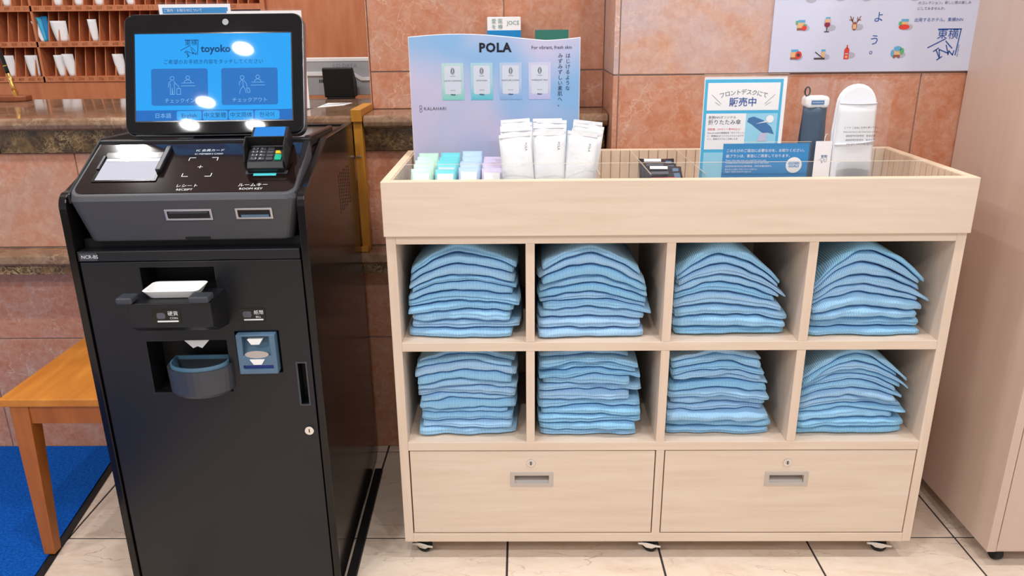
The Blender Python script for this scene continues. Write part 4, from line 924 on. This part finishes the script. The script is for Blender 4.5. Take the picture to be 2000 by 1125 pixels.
# razors in film
rz_film = mat('dark_pack', C(40, 46, 56), 0.2)
for q, (x, y, rx, rz, hc) in enumerate(((0.607, 0.110, -52, 3, red_ink), (0.604, 0.155, -48, -4, bluegrey), (0.609, 0.200, -50, 2, white_p), (0.605, 0.245, -46, -3, black_gloss))):
    s_ = thing('razor_pack', 'dark film razor pack %s in the clear divided compartment' % ('with red handle', 'with blue grey handle', 'with white handle', 'with black handle')[q], 'razor', (x, y, TF+0.004), 0, 'razor packs in the tray', world=False)
    s_.rotation_euler = (math.radians(rx), 0, math.radians(rz))
    pouch_mesh(0.084, 0.098, 0.012, wob=0.004, seed=q+40).build('film', rz_film, s_, smooth=True)
    MB().rrect(-0.034, 0.026, 0.062, 0.071, 0.004, -0.0120, -0.0070).build('handle', hc, s_, 0.001)
    MB().box(0.020, 0.034, -0.0115, -0.0070, 0.052, 0.084).build('blade_head', bluegrey, s_, 0.001)
    MB().box(-0.030, 0.010, -0.0080, -0.0068, 0.084, 0.092).build('pack_label', white_p if q % 2 else grey_ink, s_)

# umbrella poster in a clear stand
us = thing('umbrella_poster', 'white and sky blue folding umbrella sale sign in a clear stand', 'sign', (0.775, 0.20, TF))
YU = 0.20
MB().box(0.6865, 0.8665, YU, YU+0.0006, TF+0.002, 1.108).build('sheet', paper, us)
MB().box(0.688, 0.8585, YU-0.0004, YU, TF+0.002, 1.1025).build('blue_ground', teal_print, us)
MB().box(0.6945, 0.8525, YU-0.0007, YU-0.0004, 1.036, 1.095).build('title_box', paper, us)
MB().box(0.6945, 0.783, YU-0.0007, YU-0.0004, 0.950, 1.029).build('text_box', paper, us); MB().box(0.783, 0.8525, YU-0.0007, YU-0.0004, 0.950, 1.029).build('photo_box', teal_pale, us)
MB().box(0.6945, 0.8525, YU-0.0007, YU-0.0004, TF+0.002, 0.943).build('lower_box', teal_pale, us)
yq = YU-0.0011
for i, chh in enumerate('フロントデスクにて'):
    t = (i-4)/4; text(chh, 0.0128, (0.7735+t*0.047, yq, 1.0745-0.0065*t*t), grey_ink, us, al='CENTER', ry=t*0.28)
text('販売中', 0.0205, (0.7735, yq, 1.0525), blue_ink, us, al='CENTER', bold=0.0003)
g = MB()
for sg in (-1, 1):
    g.stroke([(0.7735+sg*0.069, 1.0695), (0.7735+sg*0.048, 1.050)], 0.0007, yq); g.stroke([(0.7735+sg*0.061, 1.0535), (0.7735+sg*0.050, 1.0465)], 0.0007, yq)
g.build('rays', grey_ink, us)
text('東横INNオリジナル', 0.0070, (0.6995, yq, 1.0205), grey_ink, us); text('折りたたみ傘', 0.0122, (0.6995, yq, 1.0095), mat('charcoal_ink', C(60, 62, 72), 0.6), us)
text('超軽量、UVカット率99%以上！', 0.0056, (0.6995, yq, 0.9945), red_ink, us)
for i, t in enumerate(('WaterFront®の高機能傘「ポケフラット」', 'に、東横INNオリジナルイラストをデザ', 'イン。雨傘だけでなく日傘にも◎')): text(t, 0.0046, (0.6995, yq, 0.9865-i*0.0068), grey_ink, us)
umb_p = mat('printed_umbrella', C(48, 110, 168), 0.5)
g = MB(); g.poly([(0.786, yq, 1.011), (0.789, yq, 1.019), (0.800, yq, 1.022), (0.822, yq, 1.014), (0.840, yq, 0.999), (0.848, yq, 0.983), (0.834, yq, 0.987), (0.824, yq, 0.985), (0.810, yq, 0.995), (0.797, yq, 1.005)]); g.build('umbrella_picture', umb_p, us)
g = MB(); g.poly([(0.818, yq-0.0002, 0.986), (0.833, yq-0.0002, 0.986), (0.832, yq-0.0002, 0.968), (0.810, yq-0.0002, 0.968)]); g.build('figure_picture', mat('lilac_print', C(196, 196, 220), 0.5), us)
g = MB(); g.poly([(0.836+0.0085*math.cos(2*math.pi*i/18), yq-0.0003, 1.0165+0.0085*math.sin(2*math.pi*i/18)) for i in range(18)]); g.poly([(0.829, yq-0.0003, 1.013), (0.805, yq-0.0003, 1.006), (0.831, yq-0.0003, 1.010)]); g.build('callout', paper, us)
MB().box(0.684, 0.869, YU-0.0035, YU-0.0015, TF+0.0003, 1.1135).build('cover', acrylic, us); MB().box(0.684, 0.869, YU-0.0035, YU-0.0015, 1.1135, 1.1142).build('cover_edge', acrylic_edge, us); MB().box(0.684, 0.869, YU-0.03, YU+0.05, TF+0.0001, TF+0.0019).build('foot', acrylic, us)
# blue notice
bn = thing('blue_notice', 'bright blue notice card in a clear stand at the tray front', 'sign', (0.79, 0.055, TF))
YN = 0.058
MB().box(0.7015, 0.8785, YN, YN+0.0006, TF+0.002, 0.9835).build('card', notice_blue, bn)
yn = YN-0.0006
text('このたびのご宿泊に必要な分を、お取りください。', 0.0072, (0.708, yn, 0.9685), paper, bn); text('歯ブラシは、客室にご用意しております。', 0.0072, (0.708, yn, 0.9575), paper, bn)
text('Please take only what you need for your stay.', 0.0046, (0.708, yn, 0.949), paper, bn); text('Toothbrushes are provided for you in the room.', 0.0046, (0.708, yn, 0.9435), paper, bn)
text('请按照您的需求取用必要的数量。牙刷已放置在客房内。', 0.0040, (0.708, yn, 0.9365), paper, bn); text('필요하신 만큼만 가져가 주시기 바랍니다.', 0.0040, (0.708, yn, 0.930), paper, bn); text('칫솔은 객실에 준비되어 있습니다.', 0.0040, (0.708, yn, 0.925), paper, bn)
g = MB(); g.poly([(0.850+0.0165*math.cos(2*math.pi*i/28), yn, 0.9385+0.0165*math.sin(2*math.pi*i/28)) for i in range(28)]); g.build('round_badge', paper, bn)
text('SUSTAINABLE', 0.0036, (0.850, yn-0.0005, 0.9445), notice_blue, bn, al='CENTER', bold=0.0001); text('DEVELOPMENT', 0.0036, (0.850, yn-0.0005, 0.9412), notice_blue, bn, al='CENTER', bold=0.0001); text('GOALS', 0.0068, (0.850, yn-0.0005, 0.9362), notice_blue, bn, al='CENTER', bold=0.0002)
MB().box(0.699, 0.881, YN-0.003, YN-0.0012, TF+0.0003, 0.9865).build('cover', acrylic, bn); MB().box(0.699, 0.881, YN-0.003, YN-0.0012, 0.9865, 0.9872).build('cover_edge', acrylic_edge, bn); MB().box(0.699, 0.881, YN-0.02, YN+0.04, TF+0.0001, TF+0.0019).build('foot', acrylic, bn)
# folding umbrella in film with its tag
um = thing('folding_umbrella', 'navy folding umbrella with white cap in a clear bag', 'umbrella', (0.947, 0.24, TF))
navy = mat('navy_nylon', C(6, 60, 94), 0.35); bump(navy, noi(navy, coords(navy, (40, 40, 6)), 1.0, 3), 0.6, 0.004)
vs = []; nA, nZ = 20, 12
for j in range(nZ+1):
    t = j/nZ; rr = 0.0295*(0.90+0.10*math.sin(math.pi*min(1, t*1.1)))
    for i in range(nA):
        a = 2*math.pi*i/nA; r = rr*(1+0.05*math.sin(a*5+t*2.5)); vs.append((0.947+r*math.cos(a), 0.24+r*0.62*math.sin(a), TF+0.004+t*0.196))
MB().add(vs, [(j*nA+i, j*nA+(i+1) % nA, (j+1)*nA+(i+1) % nA, (j+1)*nA+i) for j in range(nZ) for i in range(nA)] + [tuple(range(nA-1, -1, -1)), tuple(range(nZ*nA, (nZ+1)*nA))]).build('folded_canopy', navy, um, smooth=True)
cp = MB().rrect(0.921, 0.974, 1.0365, 1.0625, 0.009, 0.222, 0.258).build('cap', white_p, um, 0.006, seg=3)
MB().box(0.9325, 0.9605, 0.2208, 0.2218, 1.0445, 1.0535).build('cap_label', umb_p, um); text('WATERFRONT', 0.0036, (0.9465, 0.2204, 1.049), paper, um, al='CENTER')
MB().tube([(0.926+0.0055*math.cos(a*math.pi/5), 0.236, 1.072+0.010*math.sin(a*math.pi/5)) for a in range(11)], 0.0018, 6).build('wrist_loop', rubber, um)
MB().rrect(0.9145, 0.981, TF+0.001, 1.100, 0.003, 0.2165, 0.2172).build('clear_bag', film, um); MB().rrect(0.9145, 0.981, TF+0.001, 1.100, 0.003, 0.2628, 0.2635).build('clear_bag', film, um)
tg = thing('umbrella_tag', 'white hang tag with a small blue logo hanging beside the umbrella', 'tag', (0.962, 0.2, TF))
MB().box(0.944, 0.981, 0.1985, 0.1993, TF+0.0006, 0.9665).build('card', paper, tg); inn_logo(0.9635, 0.926, 0.0062, 0.1981, blue_ink, tg)
MB().tube([(0.9625, 0.1986, 0.9625), (0.963, 0.2, 0.975), (0.968, 0.206, 0.981), (0.974, 0.212, 0.980)], 0.0006, 5).build('string', paper, tg)
# slippers in film
sl = thing('slipper_pair', 'white disposable slippers sealed in printed clear film standing upright', 'slippers', (1.03, 0.205, TF))
terry = mat('white_terry', C(236, 238, 244), 0.85, spec=0.2)
def sole(hw0, hw1, z0, z1):
    zm = z1-hw1; pts = [(1.031-hw0, z0), (1.031+hw0, z0), (1.031+hw1*0.98, zm-0.06)]
    for i in range(13):
        a = math.pi*i/12; pts.append((1.0265+hw1*math.cos(a), zm+hw1*math.sin(a)))
    return pts + [(1.022-hw1*0.98, zm-0.06)]
MB().prism(sole(0.047, 0.0435, TF+0.002, 1.090), 0.206, 0.214, 'y').build('sole', terry, sl, 0.003)
MB().prism(sole(0.045, 0.0415, TF+0.004, 1.086), 0.198, 0.2055, 'y').build('second_sole', terry, sl, 0.003)
vs = []; nx, nz = 12, 10
for j in range(nz+1):
    for i in range(nx+1):
        u, v = i/nx*2-1, j/nz; hw = 0.046-0.0045*v; x = 1.029-0.003*v+u*hw; vs.append((x, 0.1975-0.016*(1-u*u)*(0.35+0.65*v), TF+0.006+v*0.205))
fs = [(j*(nx+1)+i, j*(nx+1)+i+1, (j+1)*(nx+1)+i+1, (j+1)*(nx+1)+i) for j in range(nz) for i in range(nx)]
up_ = MB().add(vs, fs).build('upper', terry, sl, smooth=True); so = up_.modifiers.new('thick', 'SOLIDIFY'); so.thickness = 0.003
MB().tube([(1.0265+u/10*0.0405, 0.1965-0.016*(1-(u/10)**2), TF+0.211) for u in range(-10, 11)], 0.0016, 6).build('hem', terry, sl, smooth=True)
MB().tube([(1.0275+u/10*0.0435, 0.1955-0.014*(1-(u/10)**2), TF+0.125+0.004*(u/10)) for u in range(-10, 11)], 0.0022, 6).build('fold_ridge', terry, sl, smooth=True)
MB().rrect(0.974, 1.090, TF+0.001, 1.0985, 0.004, 0.1755, 0.1761).build('clear_film', film, sl); MB().rrect(0.974, 1.090, TF+0.001, 1.0985, 0.004, 0.2175, 0.2181).build('clear_film', film, sl)
for i, (t, z, s_) in enumerate((('どうぞ ご自由にお持ち帰り下さい', 0.9985, 0.0058), ('Please feel free to take them home with you', 0.9895, 0.0050), ('请随意带回家使用　敬请自便', 0.9805, 0.0058), ('請隨意帶回家使用　敬請自便', 0.9715, 0.0058), ('부담 없이 가져가셔도 됩니다', 0.9625, 0.0058))):
    text(t, s_*0.86, (1.031, 0.1750, z), mat('print_black', C(40, 42, 52), 0.6), sl, al='CENTER')
ah = thing('acrylic_holder', 'clear acrylic holder with rounded top around the umbrella and slippers', 'holder', (1.01, 0.225, TF))
MB().rrect(0.902, 1.094, TF+0.0005, 0.985, 0.012, 0.268, 0.270).build('back_sheet', acrylic, ah); MB().rrect(0.984, 1.098, TF+0.0005, 0.925, 0.010, 0.166, 0.168).build('front_sheet', acrylic, ah)

flush_texts()
for o in bpy.data.objects:
    if '_w' in o: del o['_w']
